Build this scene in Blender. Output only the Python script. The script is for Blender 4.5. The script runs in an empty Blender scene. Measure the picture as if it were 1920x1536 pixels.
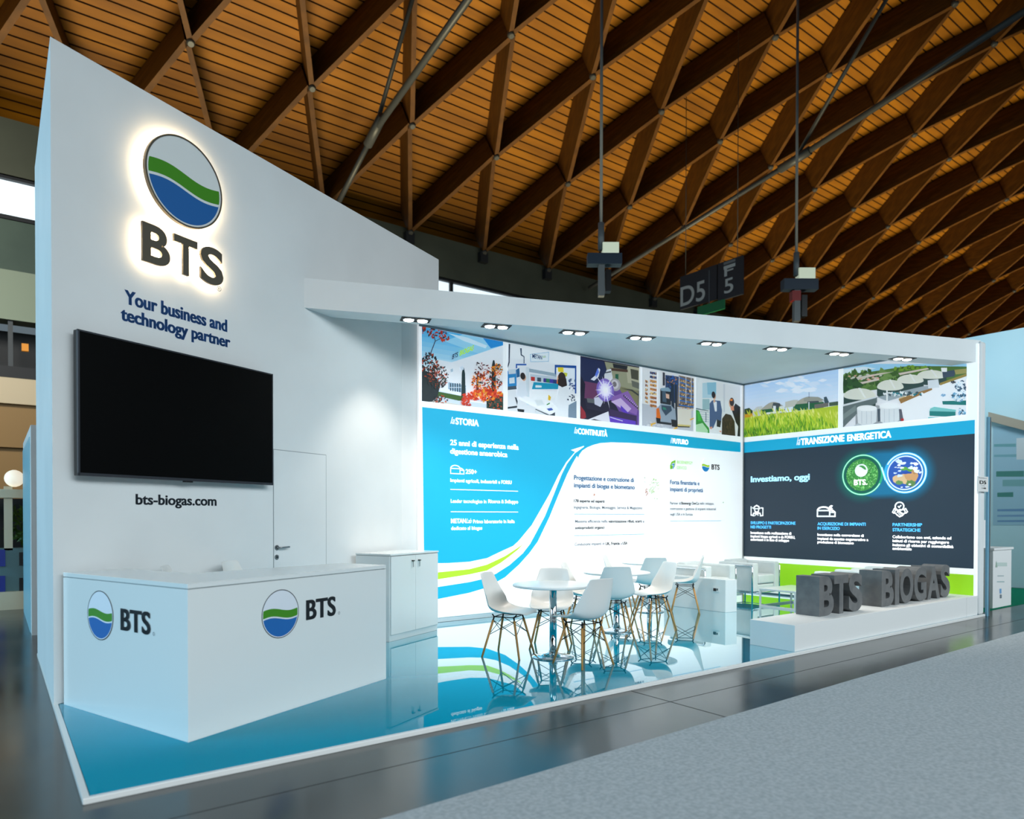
import bpy, bmesh, math, random
from mathutils import Vector, Matrix
random.seed(7)
S = bpy.context.scene
COL = S.collection
pi = math.pi

# ------------------------------------------------------------------ camera
W_PX, H_PX = 1920, 1536
FPX, CX, CY = 1313.4126, 960.0, 981.0407            # focal length and principal point in pixels of a 1920x1536 frame
CAM = Vector((0, 0, 1.44))
C_R = Vector((0.80393907, -0.59471040, 0.00122978))   # camera right
C_D = Vector((-0.00518487, -0.00907674, -0.99994536)) # camera down
C_F = Vector((0.59468907, 0.80388877, -0.01038064))   # camera forward
cd = bpy.data.cameras.new('camera')
cam = bpy.data.objects.new('camera', cd); COL.objects.link(cam)
cam.matrix_world = Matrix(((C_R.x, -C_D.x, -C_F.x, CAM.x), (C_R.y, -C_D.y, -C_F.y, CAM.y), (C_R.z, -C_D.z, -C_F.z, CAM.z), (0, 0, 0, 1)))
cd.sensor_fit = 'HORIZONTAL'; cd.sensor_width = 36.0
cd.lens = FPX / W_PX * 36.0
cd.shift_y = (CY - H_PX / 2) / W_PX
cd.clip_start = 0.05; cd.clip_end = 400
cd.dof.use_dof = True; cd.dof.focus_distance = 7.6; cd.dof.aperture_fstop = 1.3
S.camera = cam

# ------------------------------------------------------------------ colour management, world, lamps
S.view_settings.view_transform = 'Standard'
S.view_settings.look = 'None'
S.view_settings.exposure = 0.15
S.view_settings.gamma = 1.0
S.view_settings.use_curve_mapping = False
w = bpy.data.worlds.new('hall_daylight'); S.world = w; w.use_nodes = True
bg = w.node_tree.nodes['Background']
bg.inputs[0].default_value = (0.62, 0.80, 0.92, 1); bg.inputs[1].default_value = 0.17

def aim(o, target):
    d = Vector(target) - o.location
    o.rotation_euler = d.to_track_quat('-Z', 'Y').to_euler()
def area(name, loc, target, sx, sy, power, color, spread=180):
    l = bpy.data.lights.new(name, 'AREA'); l.shape = 'RECTANGLE'; l.size = sx; l.size_y = sy
    l.energy = power; l.color = color; l.spread = math.radians(spread)
    o = bpy.data.objects.new(name, l); COL.objects.link(o); o.location = loc; aim(o, target)
    return o
area('hall_window_light', (-16, 9, 6), (2, 7, 2), 14, 7, 560, (0.42, 0.77, 1.0), 75)     # daylight from the glazed side of the hall
area('front_fill', (10, -9, 7.5), (9, 4, 0.3), 36, 4, 1060, (0.84, 0.95, 1.0), 88)   # added fill from behind the viewer, brightens stand front and carpet
area('roof_fill', (25, 14.6, 4.3), (25, 14.7, 20), 70, 11, 3500, (1.0, 0.88, 0.56), 36)   # unseen fill added behind the stand, shines up to brighten the timber roof
area('neighbour_fill', (13.2, 5.2, 5.6), (16.5, 6.6, 2.6), 2.5, 1.0, 50, (0.80, 0.95, 1.0), 130)   # fill added to lighten the neighbouring blue wall, no fitting modelled
area('gallery_fill', (-5, 13, 8), (-3, 21, 6), 8, 1.5, 420, (1.0, 0.96, 0.88), 120)   # extra unseen fill, added to lift the dim far wall at the left

# ------------------------------------------------------------------ colours and materials
def lin(c):
    c = c / 255.0
    return c / 12.92 if c <= 0.04045 else ((c + 0.055) / 1.055) ** 2.4
def L3(c): return (lin(c[0]), lin(c[1]), lin(c[2]))
def rgba(c): return L3(c) + (1.0,)
MATS = {}
def mat(name, c, rough=0.5, metal=0.0, spec=0.5, emit=None, es=0.0, coat=0.0):
    m = bpy.data.materials.new(name); m.use_nodes = True
    b = m.node_tree.nodes['Principled BSDF']
    b.inputs['Base Color'].default_value = rgba(c)
    b.inputs['Roughness'].default_value = rough
    b.inputs['Metallic'].default_value = metal
    b.inputs['Specular IOR Level'].default_value = spec
    b.inputs['Coat Weight'].default_value = coat
    if emit is not None:
        b.inputs['Emission Color'].default_value = rgba(emit); b.inputs['Emission Strength'].default_value = es
    MATS[name] = m
    return m
def noise_mat(name, c1, c2, scale, rough=0.5, detail=4, spec=0.5, bump=0.0, stretch=(1, 1, 1), r2=None, lo=0.35, hi=0.65):
    m = mat(name, c1, rough, 0, spec)
    nt = m.node_tree; b = nt.nodes['Principled BSDF']
    tc = nt.nodes.new('ShaderNodeTexCoord'); mp = nt.nodes.new('ShaderNodeMapping'); mp.inputs['Scale'].default_value = stretch
    n = nt.nodes.new('ShaderNodeTexNoise'); n.inputs['Scale'].default_value = scale; n.inputs['Detail'].default_value = detail
    r = nt.nodes.new('ShaderNodeValToRGB'); e = r.color_ramp.elements
    e[0].position = lo; e[0].color = rgba(c1); e[1].position = hi; e[1].color = rgba(c2)
    nt.links.new(tc.outputs['Object'], mp.inputs[0]); nt.links.new(mp.outputs[0], n.inputs['Vector'])
    nt.links.new(n.outputs['Fac'], r.inputs[0]); nt.links.new(r.outputs[0], b.inputs['Base Color'])
    if r2 is not None:
        mr = nt.nodes.new('ShaderNodeMapRange'); mr.inputs['To Min'].default_value = rough; mr.inputs['To Max'].default_value = r2
        nt.links.new(n.outputs['Fac'], mr.inputs['Value']); nt.links.new(mr.outputs[0], b.inputs['Roughness'])
    if bump:
        bp = nt.nodes.new('ShaderNodeBump'); bp.inputs['Strength'].default_value = bump
        nt.links.new(n.outputs['Fac'], bp.inputs['Height']); nt.links.new(bp.outputs[0], b.inputs['Normal'])
    return m

M_wall = noise_mat('painted_white', (222, 224, 224), (228, 230, 230), 1.2, 0.55)
M_white = mat('white_laminate', (226, 229, 228), 0.16, 0, 0.5)
M_whitematt = mat('white_matt', (228, 229, 228), 0.5)
M_trim = mat('white_trim', (232, 232, 230), 0.35)
M_black = mat('black_plastic', (14, 14, 15), 0.3)
M_screen = mat('black_screen', (1, 1, 1), 0.35, 0, 0.12)
M_bezel = mat('brushed_dark_metal', (96, 98, 104), 0.25, 0.9)
M_chrome = mat('chrome', (225, 228, 230), 0.06, 1.0)
M_steel = mat('satin_steel', (150, 155, 158), 0.3, 1.0)
M_greymetal = mat('grey_steel_rod', (60, 60, 57), 0.5, 0.2)
M_shell = mat('white_shell_plastic', (232, 230, 226), 0.32)
M_wood = noise_mat('beech_wood', (176, 122, 62), (196, 146, 82), 14, 0.45, stretch=(1, 1, 0.1))
M_wire = mat('black_wire', (18, 18, 20), 0.4, 0.5)
M_fabric = noise_mat('white_leather', (218, 224, 222), (226, 230, 228), 6, 0.45)
M_foam = noise_mat('dark_grey_foam', (96, 97, 98), (110, 110, 110), 9, 0.75)
M_navy = mat('navy_vinyl', (20, 74, 132), 0.45)
M_slate = mat('slate_vinyl', (38, 48, 58), 0.45)
M_signface = mat('dark_sign_letter', (84, 78, 66), 0.45)
M_led = mat('warm_led', (255, 236, 205), 0.5, 0, 0.5, (255, 226, 182), 22.0)
M_lamp = mat('lamp_face', (255, 240, 220), 0.4, 0, 0.5, (255, 240, 220), 14.0)
M_black2 = mat('black_housing', (28, 26, 25), 0.5)
M_frame = mat('lightbox_frame', (240, 242, 244), 0.5, 0, 0.5, (250, 252, 255), 0.35)
M_doorgap = mat('door_gap', (150, 156, 158), 0.6)
M_glassblue = mat('blue_glass_edge', (120, 172, 196), 0.15)
M_alu = mat('aluminium', (168, 172, 172), 0.35, 0.8)
M_concrete = noise_mat('polished_concrete', (40, 43, 44), (70, 70, 66), 0.8, 0.08, 8, 0.6, 0.0, r2=0.30)
M_carpet = noise_mat('grey_carpet', (164, 171, 175), (186, 192, 195), 42, 0.95, 8, 0.1, 0.25)
M_seam = mat('floor_joint', (26, 27, 27), 0.7)

def printed(name, es):
    m = bpy.data.materials.new(name); m.use_nodes = True; nt = m.node_tree
    b = nt.nodes['Principled BSDF']; a = nt.nodes.new('ShaderNodeAttribute'); a.attribute_name = 'Col'
    nt.links.new(a.outputs['Color'], b.inputs['Base Color']); nt.links.new(a.outputs['Color'], b.inputs['Emission Color'])
    b.inputs['Emission Strength'].default_value = es; b.inputs['Roughness'].default_value = 0.55
    return m
M_print = printed('backlit_print', 0.42)        # fabric print on a lit lightbox
M_plain = printed('plain_print', 0.0)           # unlit vinyl print

def platform_mat():
    m = bpy.data.materials.new('turquoise_gloss'); m.use_nodes = True; nt = m.node_tree; N = nt.nodes; K = nt.links
    N.clear(); out = N.new('ShaderNodeOutputMaterial'); mix = N.new('ShaderNodeMixShader')
    d = N.new('ShaderNodeBsdfDiffuse'); d.inputs[0].default_value = rgba((0, 150, 180))
    g = N.new('ShaderNodeBsdfGlossy'); g.inputs['Color'].default_value = (0.9, 0.985, 1, 1); g.inputs['Roughness'].default_value = 0.012
    lw = N.new('ShaderNodeLayerWeight'); lw.inputs[0].default_value = 0.5
    q = N.new('ShaderNodeMapRange'); q.interpolation_type = 'SMOOTHSTEP'; q.inputs['From Min'].default_value = 0.69; q.inputs['From Max'].default_value = 0.88; q.inputs['To Min'].default_value = 0.03; q.inputs['To Max'].default_value = 0.95
    K.new(lw.outputs['Facing'], q.inputs['Value']); K.new(q.outputs[0], mix.inputs[0])
    K.new(d.outputs[0], mix.inputs[1]); K.new(g.outputs[0], mix.inputs[2]); K.new(mix.outputs[0], out.inputs[0])
    return m
M_platform = platform_mat()

def plank_mat():
    m = mat('roof_planks', (150, 84, 14), 0.6, 0, 0.2); nt = m.node_tree; b = nt.nodes['Principled BSDF']
    tc = nt.nodes.new('ShaderNodeTexCoord'); mp = nt.nodes.new('ShaderNodeMapping'); mp.inputs['Scale'].default_value = (0.25, 1.6, 1.6)
    n = nt.nodes.new('ShaderNodeTexNoise'); n.inputs['Scale'].default_value = 1.3; n.inputs['Detail'].default_value = 5
    r = nt.nodes.new('ShaderNodeValToRGB'); e = r.color_ramp.elements
    e[0].position = 0.3; e[0].color = rgba((110, 66, 1)); e[1].position = 0.7; e[1].color = rgba((146, 92, 3))
    nt.links.new(tc.outputs['Object'], mp.inputs[0]); nt.links.new(mp.outputs[0], n.inputs['Vector']); nt.links.new(n.outputs['Fac'], r.inputs[0]); nt.links.new(r.outputs[0], b.inputs['Base Color'])
    return m
M_plank = plank_mat()
M_groove = mat('plank_groove', (40, 20, 3), 0.8, 0, 0.1)
M_rib = noise_mat('glulam', (72, 42, 5), (92, 56, 9), 2.0, 0.6, spec=0.2, stretch=(1, 1, 6))

# ------------------------------------------------------------------ helpers
def tag(o, label=None, cat=None, group=None, kind=None):
    if label: o['label'] = label
    if cat: o['category'] = cat
    if group: o['group'] = group
    if kind: o['kind'] = kind
    return o
def thing(name, label, cat, loc=(0, 0, 0), rz=0.0, group=None, kind=None):
    o = bpy.data.objects.new(name, None); COL.objects.link(o)
    o.location = loc; o.rotation_euler = (0, 0, rz); o.empty_display_size = 0.2
    return tag(o, label, cat, group, kind)
def link(name, me, mats, parent=None):
    o = bpy.data.objects.new(name, me); COL.objects.link(o)
    for m in (mats if isinstance(mats, (list, tuple)) else [mats]): me.materials.append(m)
    if parent is not None: o.parent = parent
    return o
class MB:
    def __init__(s): s.b = bmesh.new()
    def box(s, x0, x1, y0, y1, z0, z1, mi=0):
        v = [s.b.verts.new(p) for p in ((x0, y0, z0), (x1, y0, z0), (x1, y1, z0), (x0, y1, z0), (x0, y0, z1), (x1, y0, z1), (x1, y1, z1), (x0, y1, z1))]
        for f in ((3, 2, 1, 0), (4, 5, 6, 7), (0, 1, 5, 4), (1, 2, 6, 5), (2, 3, 7, 6), (3, 0, 4, 7)):
            s.b.faces.new([v[i] for i in f]).material_index = mi
        return s
    def prism(s, pts, z0, z1, mi=0):
        a = [s.b.verts.new((p[0], p[1], z0)) for p in pts]; c = [s.b.verts.new((p[0], p[1], z1)) for p in pts]
        n = len(pts)
        fs = [s.b.faces.new(a[::-1]), s.b.faces.new(c)] + [s.b.faces.new((a[i], a[(i + 1) % n], c[(i + 1) % n], c[i])) for i in range(n)]
        for f in fs: f.material_index = mi
        return s
    def obox(s, O, ux, uy, uz, mi=0):
        O, ux, uy, uz = Vector(O), Vector(ux), Vector(uy), Vector(uz)
        P = [O, O + ux, O + ux + uy, O + uy]; P += [p + uz for p in P]
        v = [s.b.verts.new(p) for p in P]
        for f in ((3, 2, 1, 0), (4, 5, 6, 7), (0, 1, 5, 4), (1, 2, 6, 5), (2, 3, 7, 6), (3, 0, 4, 7)):
            s.b.faces.new([v[i] for i in f]).material_index = mi
        return s
    def tube(s, pts, r, n=10, mi=0, caps=True, r2=None):
        pts = [Vector(p) for p in pts]; rings = []
        for i, p in enumerate(pts):
            if i == 0: t = pts[1] - p
            elif i == len(pts) - 1: t = p - pts[i - 1]
            else: t = (pts[i + 1] - p).normalized() + (p - pts[i - 1]).normalized()
            t.normalize()
            a = t.orthogonal().normalized() if i == 0 else (ax - t * ax.dot(t)).normalized()
            ax = a; b2 = t.cross(a)
            rr = r if r2 is None else r + (r2 - r) * i / (len(pts) - 1)
            rings.append([s.b.verts.new(p + (a * math.cos(2 * pi * k / n) + b2 * math.sin(2 * pi * k / n)) * rr) for k in range(n)])
        for i in range(len(rings) - 1):
            for k in range(n):
                f = s.b.faces.new((rings[i][k], rings[i][(k + 1) % n], rings[i + 1][(k + 1) % n], rings[i + 1][k])); f.smooth = True; f.material_index = mi
        if caps:
            s.b.faces.new(rings[0][::-1]).material_index = mi; s.b.faces.new(rings[-1]).material_index = mi
        return s
    def lathe(s, prof, n=40, c=(0, 0, 0), mi=0, smooth=True):
        rings = []
        for r, z in prof:
            rings.append([s.b.verts.new((c[0] + r * math.cos(2 * pi * k / n), c[1] + r * math.sin(2 * pi * k / n), c[2] + z)) for k in range(n)])
        for i in range(len(rings) - 1):
            for k in range(n):
                f = s.b.faces.new((rings[i][k], rings[i][(k + 1) % n], rings[i + 1][(k + 1) % n], rings[i + 1][k])); f.smooth = smooth; f.material_index = mi
        s.b.faces.new(rings[0][::-1]).material_index = mi; s.b.faces.new(rings[-1]).material_index = mi
        return s
    def face(s, pts, mi=0):
        f = s.b.faces.new([s.b.verts.new(p) for p in pts]); f.material_index = mi
        return s
    def mesh(s, name, bevel=0.0, seg=2):
        bmesh.ops.recalc_face_normals(s.b, faces=s.b.faces)
        if bevel:
            es = [e for e in s.b.edges if len(e.link_faces) == 2 and e.calc_face_angle(0) > 0.6]
            bmesh.ops.bevel(s.b, geom=es, offset=bevel, segments=seg, affect='EDGES', profile=0.5)
        me = bpy.data.meshes.new(name); s.b.to_mesh(me); s.b.free()
        return me
    def build(s, name, mats, parent=None, bevel=0.0, seg=2):
        return link(name, s.mesh(name, bevel, seg), mats, parent)
def copy_tree(o, parent=None):
    c = o.copy(); COL.objects.link(c)
    if parent is not None: c.parent = parent
    for ch in list(o.children): copy_tree(ch, c)
    return c

# a pixel of the 1920x1536 frame cast onto a real plane of the place
def ray(u, v): return (C_R * ((u - CX) / FPX) + C_D * ((v - CY) / FPX) + C_F)
class Plane:
    """a flat surface standing in the place: origin, right, up, outward normal"""
    def __init__(s, O, U, N):
        s.O = Vector(O); s.U = Vector(U).normalized(); s.V = Vector((0, 0, 1)); s.N = Vector(N).normalized()
    def px(s, u, v):
        d = ray(u, v); t = (s.O - CAM).dot(s.N) / d.dot(s.N); q = CAM + d * t - s.O
        return (q.dot(s.U), q.dot(s.V))
    def P(s, a, b, h=0.0): return s.O + s.U * a + s.V * b + s.N * h

# text -> flat or extruded outlines
GC = {}
OFFMAX = 0.018
def glyphs(body, bold=0.0, shear=0.0, extrude=0.0):
    k = (body, bold, shear, extrude)
    if k in GC: return GC[k]
    if bold > OFFMAX and extrude == 0:     # heavier strokes: the outline struck again a little to each side
        vs, fs = glyphs(body, OFFMAX, shear); e = bold - OFFMAX; n = len(vs); V, F = [], []
        for i, dx in enumerate((-e, 0.0, e)):
            V += [(v[0] + dx, v[1], v[2]) for v in vs]; F += [tuple(n * i + j for j in f) for f in fs]
        GC[k] = (V, F); return GC[k]
    c = bpy.data.curves.new('t', 'FONT'); c.body = body; c.size = 1.0; c.offset = bold; c.shear = shear; c.extrude = extrude; c.resolution_u = 5
    if extrude == 0: c.fill_mode = 'FRONT'
    o = bpy.data.objects.new('t', c); COL.objects.link(o)
    me = bpy.data.meshes.new_from_object(o.evaluated_get(bpy.context.evaluated_depsgraph_get()))
    vs = [tuple(v.co) for v in me.vertices]; fs = [tuple(p.vertices) for p in me.polygons]
    bpy.data.objects.remove(o); bpy.data.curves.remove(c); bpy.data.meshes.remove(me)
    GC[k] = (vs, fs)
    return GC[k]
CAPH = None
def cap_height(bold):
    vs, _ = glyphs('H', bold); return max(v[1] for v in vs) - min(v[1] for v in vs)

class Art:
    """flat artwork printed on a Plane: coloured polygons in thin layers, one mesh"""
    STEP = 0.00012
    def __init__(s, plane, h=0.002): s.p = plane; s.h = h; s.k = 0; s.v = []; s.f = []; s.c = []; s.clip = None
    def _clip(s, pts):
        if s.clip is None: return pts
        x0, x1, y0, y1 = s.clip
        for ax, val, sg in ((0, x0, 1), (0, x1, -1), (1, y0, 1), (1, y1, -1)):
            out = []
            for i in range(len(pts)):
                a, b = pts[i - 1], pts[i]
                da, db = (a[ax] - val) * sg, (b[ax] - val) * sg
                if (da >= 0) != (db >= 0):
                    t = da / (da - db); out.append((a[0] + (b[0] - a[0]) * t, a[1] + (b[1] - a[1]) * t))
                if db >= 0: out.append(b)
            pts = out
            if len(pts) < 3: return None
        return pts
    def poly(s, pts, col, bump=True):
        pts = s._clip(list(pts))
        if not pts or len(pts) < 3: return s
        if bump: s.k += 1
        n = len(s.v); hh = s.h + s.k * s.STEP
        A = sum(pts[i - 1][0] * pts[i][1] - pts[i][0] * pts[i - 1][1] for i in range(len(pts)))
        if A < 0: pts = pts[::-1]
        s.v += [s.p.P(a, b, hh) for a, b in pts]; s.f.append(tuple(range(n, n + len(pts)))); s.c.append(L3(col))
        return s
    def px(s, pts, col): return s.poly([s.p.px(*q) for q in pts], col)
    def z(s, crop, pts, col):            # points read in an enlarged view: (x0, y0, scale)
        x0, y0, k = crop
        return s.px([(x0 + a / k, y0 + b / k) for a, b in pts], col)
    def ell(s, c, rx, ry, col, n=28, a0=0, a1=2 * pi):
        return s.poly([(c[0] + rx * math.cos(a0 + (a1 - a0) * i / n), c[1] + ry * math.sin(a0 + (a1 - a0) * i / n)) for i in range(n if a1 - a0 > 6.2 else n + 1)], col)
    def ring(s, c, rx, ry, wd, col, n=36, a0=0.0, a1=2 * pi):
        s.k += 1
        for i in range(n):
            a, b = a0 + (a1 - a0) * i / n, a0 + (a1 - a0) * (i + 1) / n
            s.poly([(c[0] + rx * math.cos(a), c[1] + ry * math.sin(a)), (c[0] + rx * math.cos(b), c[1] + ry * math.sin(b)),
                    (c[0] + (rx - wd) * math.cos(b), c[1] + (ry - wd) * math.sin(b)), (c[0] + (rx - wd) * math.cos(a), c[1] + (ry - wd) * math.sin(a))], col, False)
        return s
    def stroke(s, pts, wd, col):
        s.k += 1
        for i in range(len(pts) - 1):
            a, b = Vector(pts[i]), Vector(pts[i + 1]); d = (b - a)
            if d.length < 1e-6: continue
            d.normalize(); n = Vector((-d.y, d.x)) * wd / 2; e = d * wd / 2 * 0.6
            s.poly([a - e + n, a - e - n, b + e - n, b + e + n], col, False)
        return s
    def text(s, body, p0, p1, cap, col, bold=0.02, shear=0.0):
        """p0,p1 baseline ends (plane units), cap = capital height"""
        vs, fs = glyphs(body, bold, shear)
        x0 = min(v[0] for v in vs); x1 = max(v[0] for v in vs); ch = cap_height(bold)
        sx = (p1[0] - p0[0]) / (x1 - x0); sy = cap / ch; sl = (p1[1] - p0[1]) / max(1e-6, (p1[0] - p0[0]))
        s.k += 1; n = len(s.v); hh = s.h + s.k * s.STEP
        for v in vs:
            a = p0[0] + (v[0] - x0) * sx; b = p0[1] + v[1] * sy + (a - p0[0]) * sl
            s.v.append(s.p.P(a, b, hh))
        for f in fs: s.f.append(tuple(n + i for i in f)); s.c.append(L3(col))
        return s
    def tpx(s, body, a, b, cap_px, col, bold=0.02, shear=0.0, level=True):
        p0 = s.p.px(*a); p1 = s.p.px(*b); q = s.p.px(a[0], a[1] - cap_px)
        if level: m = (p0[1] + p1[1]) / 2; p0 = (p0[0], m); p1 = (p1[0], m)
        return s.text(body, p0, p1, q[1] - s.p.px(*a)[1], col, bold, shear)
    def scatter(s, reg, n, size, cols, crop=None, elong=2.2, ang=None):
        """small leaf or dab shapes inside an ellipse (cx, cy, rx, ry); in crop pixels if crop is given"""
        for i in range(n):
            t = random.uniform(0, 2 * pi); r = math.sqrt(random.random())
            cx, cy = reg[0] + reg[2] * r * math.cos(t), reg[1] + reg[3] * r * math.sin(t)
            a = random.uniform(0, pi) if ang is None else ang + random.uniform(-0.3, 0.3)
            l = size * random.uniform(0.6, 1.4); wd = l / elong
            ca, sa = math.cos(a), math.sin(a)
            pts = [(cx + x * ca - y * sa, cy + x * sa + y * ca) for x, y in ((-l, 0), (0, -wd), (l, 0), (0, wd))]
            col = random.choice(cols)
            s.k += 0.15
            if crop: pts = [s.p.px(crop[0] + a_ / crop[2], crop[1] + b_ / crop[2]) for a_, b_ in pts]
            s.poly(pts, col, False)
        return s
    def build(s, name, parent=None, m=None, label=None):
        me = bpy.data.meshes.new(name); me.from_pydata([tuple(v) for v in s.v], [], s.f)
        at = me.color_attributes.new('Col', 'FLOAT_COLOR', 'CORNER')
        i = 0
        for pi_, p in enumerate(me.polygons):
            for _ in p.vertices: at.data[i].color = s.c[pi_] + (1.0,); i += 1
        o = link(name, me, m or M_print, parent)
        if label: o['label'] = label
        return o
def W(o, parent):
    """parent a part whose mesh is in world coordinates to a thing's Empty"""
    o.parent = parent; o.matrix_parent_inverse = parent.matrix_basis.inverted(); return o

# ------------------------------------------------------------------ the hall
TH = 0.4440206; CO = 0.4403927
TD = Vector((math.cos(TH), math.sin(TH), 0)); TN = Vector((math.sin(TH), -math.cos(TH), 0))     # tower face: along, outward
CDI = Vector((math.cos(CO), math.sin(CO), 0)); CNI = Vector((math.sin(CO), -math.cos(CO), 0))   # counter front
PT = 0.03
PX0, PX1, PY0, PY1 = 0.347, 11.477, 4.045, 8.62
BY = 8.01; RX = 11.305

m = MB(); m.face([(-30, -25, 0), (90, -25, 0), (90, 40, 0), (-30, 40, 0)])
tag(m.build('floor', M_concrete), 'dark polished concrete floor of the exhibition hall', 'floor', kind='structure')
m = MB()
m.box(4.205, 4.211, 3.05, 4.04, 0.0, 0.0012); m.box(-6, 40, 3.62, 3.626, 0.0, 0.0008)
tag(m.build('trim_1', M_seam), 'thin dark joints in the concrete strip beside the carpet', 'floor joint', kind='structure')
m = MB()
m.prism([(-6, 2.86), (1.48, 3.02), (3.71, 3.085), (6.07, 3.155), (10.33, 3.215), (40, 3.4), (40, -24), (-6, -24)], 0.0005, 0.006)
tag(m.build('aisle_carpet', M_carpet), 'wide grey carpet laid along the aisle in front of the stand', 'carpet')

# timber vault: planked barrel on a lattice of glulam ribs
D = 3.0; VR = 12.639 * D; VY = -0.504 * D; VZ = 1.44 - 6.998 * D
TH0 = math.radians(36.43); ST = math.radians(5.03); RIB = 0.95
def vp(x, th, r): return (x, VY + r * math.sin(th), VZ + r * math.cos(th))
m = MB(); th = TH0 + 0.012; r2 = VR + RIB
NSTR = 150; dth = 0.26 / r2
for i in range(NSTR):
    a, b = th - i * dth, th - (i + 1) * dth; c = a - dth * 0.16
    m.face([vp(-30, a, r2 + 0.02), vp(95, a, r2 + 0.02), vp(95, b, r2 + 0.02), vp(-30, b, r2 + 0.02)], 1)
    m.face([vp(-30, c, r2), vp(95, c, r2), vp(95, b, r2), vp(-30, b, r2)], 0)
ceiling = m.build('ceiling', [M_plank, M_groove])
tag(ceiling, 'curved timber hall roof of orange planks above a diamond lattice of beams', 'ceiling', kind='structure')
def rib_mesh(dx):
    P0 = Vector((0, 0, VR)); P1 = Vector((dx, -VR * math.sin(ST), VR * math.cos(ST)))
    t = (P1 - P0).normalized()
    mb = MB()
    up0 = Vector((0, 0, 1)); up1 = Vector((0, -math.sin(ST), math.cos(ST)))
    sd = t.cross((up0 + up1).normalized()).normalized() * 0.065
    v = [mb.b.verts.new(p) for p in (P0 - sd, P0 + sd, P0 + sd + up0 * RIB, P0 - sd + up0 * RIB, P1 - sd, P1 + sd, P1 + sd + up1 * RIB, P1 - sd + up1 * RIB)]
    for f in ((0, 1, 5, 4), (1, 2, 6, 5), (2, 3, 7, 6), (3, 0, 4, 7)): mb.b.faces.new([v[i] for i in f])
    return mb
RM = {}
for s_ in (-1, 1):
    RM[s_] = rib_mesh(s_ * D / 2).mesh('rib'); RM[s_].materials.append(M_rib)
X_OFF = {0: 3.762, 1: 1.288 + 2.0, 2: 3.79, 3: 1.314 + 2.0}
segs = []
for k in range(0, 9):
    xo = (0.762 if k % 2 == 0 else 0.288) * D
    for i in range(-4, 29):
        x = xo + i * D
        for s_ in (-1, 1):
            # image distance decides which show largest
            mid = Vector(vp(x + s_ * D / 4, TH0 - (k + 0.5) * ST, VR)); q = mid - CAM
            dep = q.dot(C_F); u = CX + FPX * q.dot(C_R) / max(dep, 0.1); v_ = CY + FPX * q.dot(C_D) / max(dep, 0.1)
            vis = dep > 2 and -250 < u < 2150 and -250 < v_ < 680
            segs.append((0 if vis else 1, q.length, k, x, s_))
segs.sort()
def rib_at(o, k, x):
    o.location = (x, VY, VZ); o.rotation_euler = (-(TH0 - k * ST), 0, 0)
for (nv, dist, k, x, s_) in segs[:100]:
    o = bpy.data.objects.new('rib', RM[s_]); COL.objects.link(o); rib_at(o, k, x); o.parent = ceiling
rest = MB()
for (nv, dist, k, x, s_) in segs[100:]:
    b2 = rib_mesh(s_ * D / 2).b
    M = Matrix.Translation((x, VY, VZ)) @ Matrix.Rotation(-(TH0 - k * ST), 4, 'X')
    bmesh.ops.transform(b2, matrix=M, verts=b2.verts)
    mp = {v: rest.b.verts.new(v.co) for v in b2.verts}
    for f in b2.faces: rest.b.faces.new([mp[v] for v in f.verts])
    b2.free()
o = rest.build('rib', M_rib, ceiling); o['kind'] = 'stuff'
mb = MB(); mb.lathe([(0.07, -0.05), (0.10, 0.0), (0.10, 0.05), (0.08, 0.12)], 12); NODE = mb.mesh('node_plate'); NODE.materials.append(M_greymetal)
seen = set(); nn = 0
for (nv, dist, k, x, s_) in segs:
    if (k, x) in seen or nv or nn >= 70: continue
    seen.add((k, x)); nn += 1
    o = bpy.data.objects.new('node_plate', NODE); COL.objects.link(o); o.parent = ceiling
    o.location = vp(x, TH0 - k * ST, VR - 0.02); o.rotation_euler = (-(TH0 - k * ST), 0, 0)

# long side of the hall, behind the stands
HY = 21.2
M_hbeam = noise_mat('greenish_concrete', (70, 74, 60), (84, 88, 72), 0.5, 0.7)
M_hdark = noise_mat('dark_green_wall', (66, 84, 74), (80, 98, 86), 0.6, 0.7)
M_hlight = mat('pale_green_wall', (138, 152, 132), 0.7)
M_beige = mat('beige_fascia', (206, 190, 158), 0.6)
M_tan = mat('tan_wall', (150, 118, 70), 0.6)
M_sky = mat('daylight_glass', (225, 240, 248), 0.3, 0, 0.5, (226, 242, 250), 0.95)
M_dk = mat('dark_gallery', (24, 28, 32), 0.6)
m = MB(); m.box(-30, 95, HY, HY + 0.9, 9.75, 11.15)
tag(m.build('trim_2', M_hbeam), 'long greenish concrete edge beam carrying the timber roof', 'beam', kind='structure')
m = MB(); m.box(-30, 95, HY + 0.15, HY + 0.2, 8.75, 9.75)
wn = tag(m.build('window_1', M_sky), 'bright clerestory window strip under the concrete edge beam', 'window', kind='structure')
m = MB()
for i in range(42): m.box(-29 + i * 3, -28.88 + i * 3, HY + 0.05, HY + 0.2, 8.75, 9.75)
m.box(-30, 95, HY, HY + 0.2, 8.68, 8.80); m.box(-30, 95, HY, HY + 0.2, 9.68, 9.78)
m.build('window_frame', M_dk, wn)
m = MB(); m.box(-30, 95, HY, HY + 0.4, 7.4, 8.7); m.box(-30, 95, HY - 0.2, HY + 0.4, 6.2, 7.4, 1)
m.box(-30, 95, HY - 0.3, HY + 0.4, 4.15, 4.78, 2); m.box(-30, 95, HY - 0.15, HY + 0.4, 3.1, 4.15, 3); m.box(-30, 95, HY + 1.2, HY + 1.4, 0, 6.2, 4)
m.box(-30, 95, HY - 0.32, HY - 0.28, 4.78, 5.05, 4)
for i in range(24): m.box(-30 + i * 5, -29.4 + i * 5, HY, HY + 0.6, 0, 3.1, 3)
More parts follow.
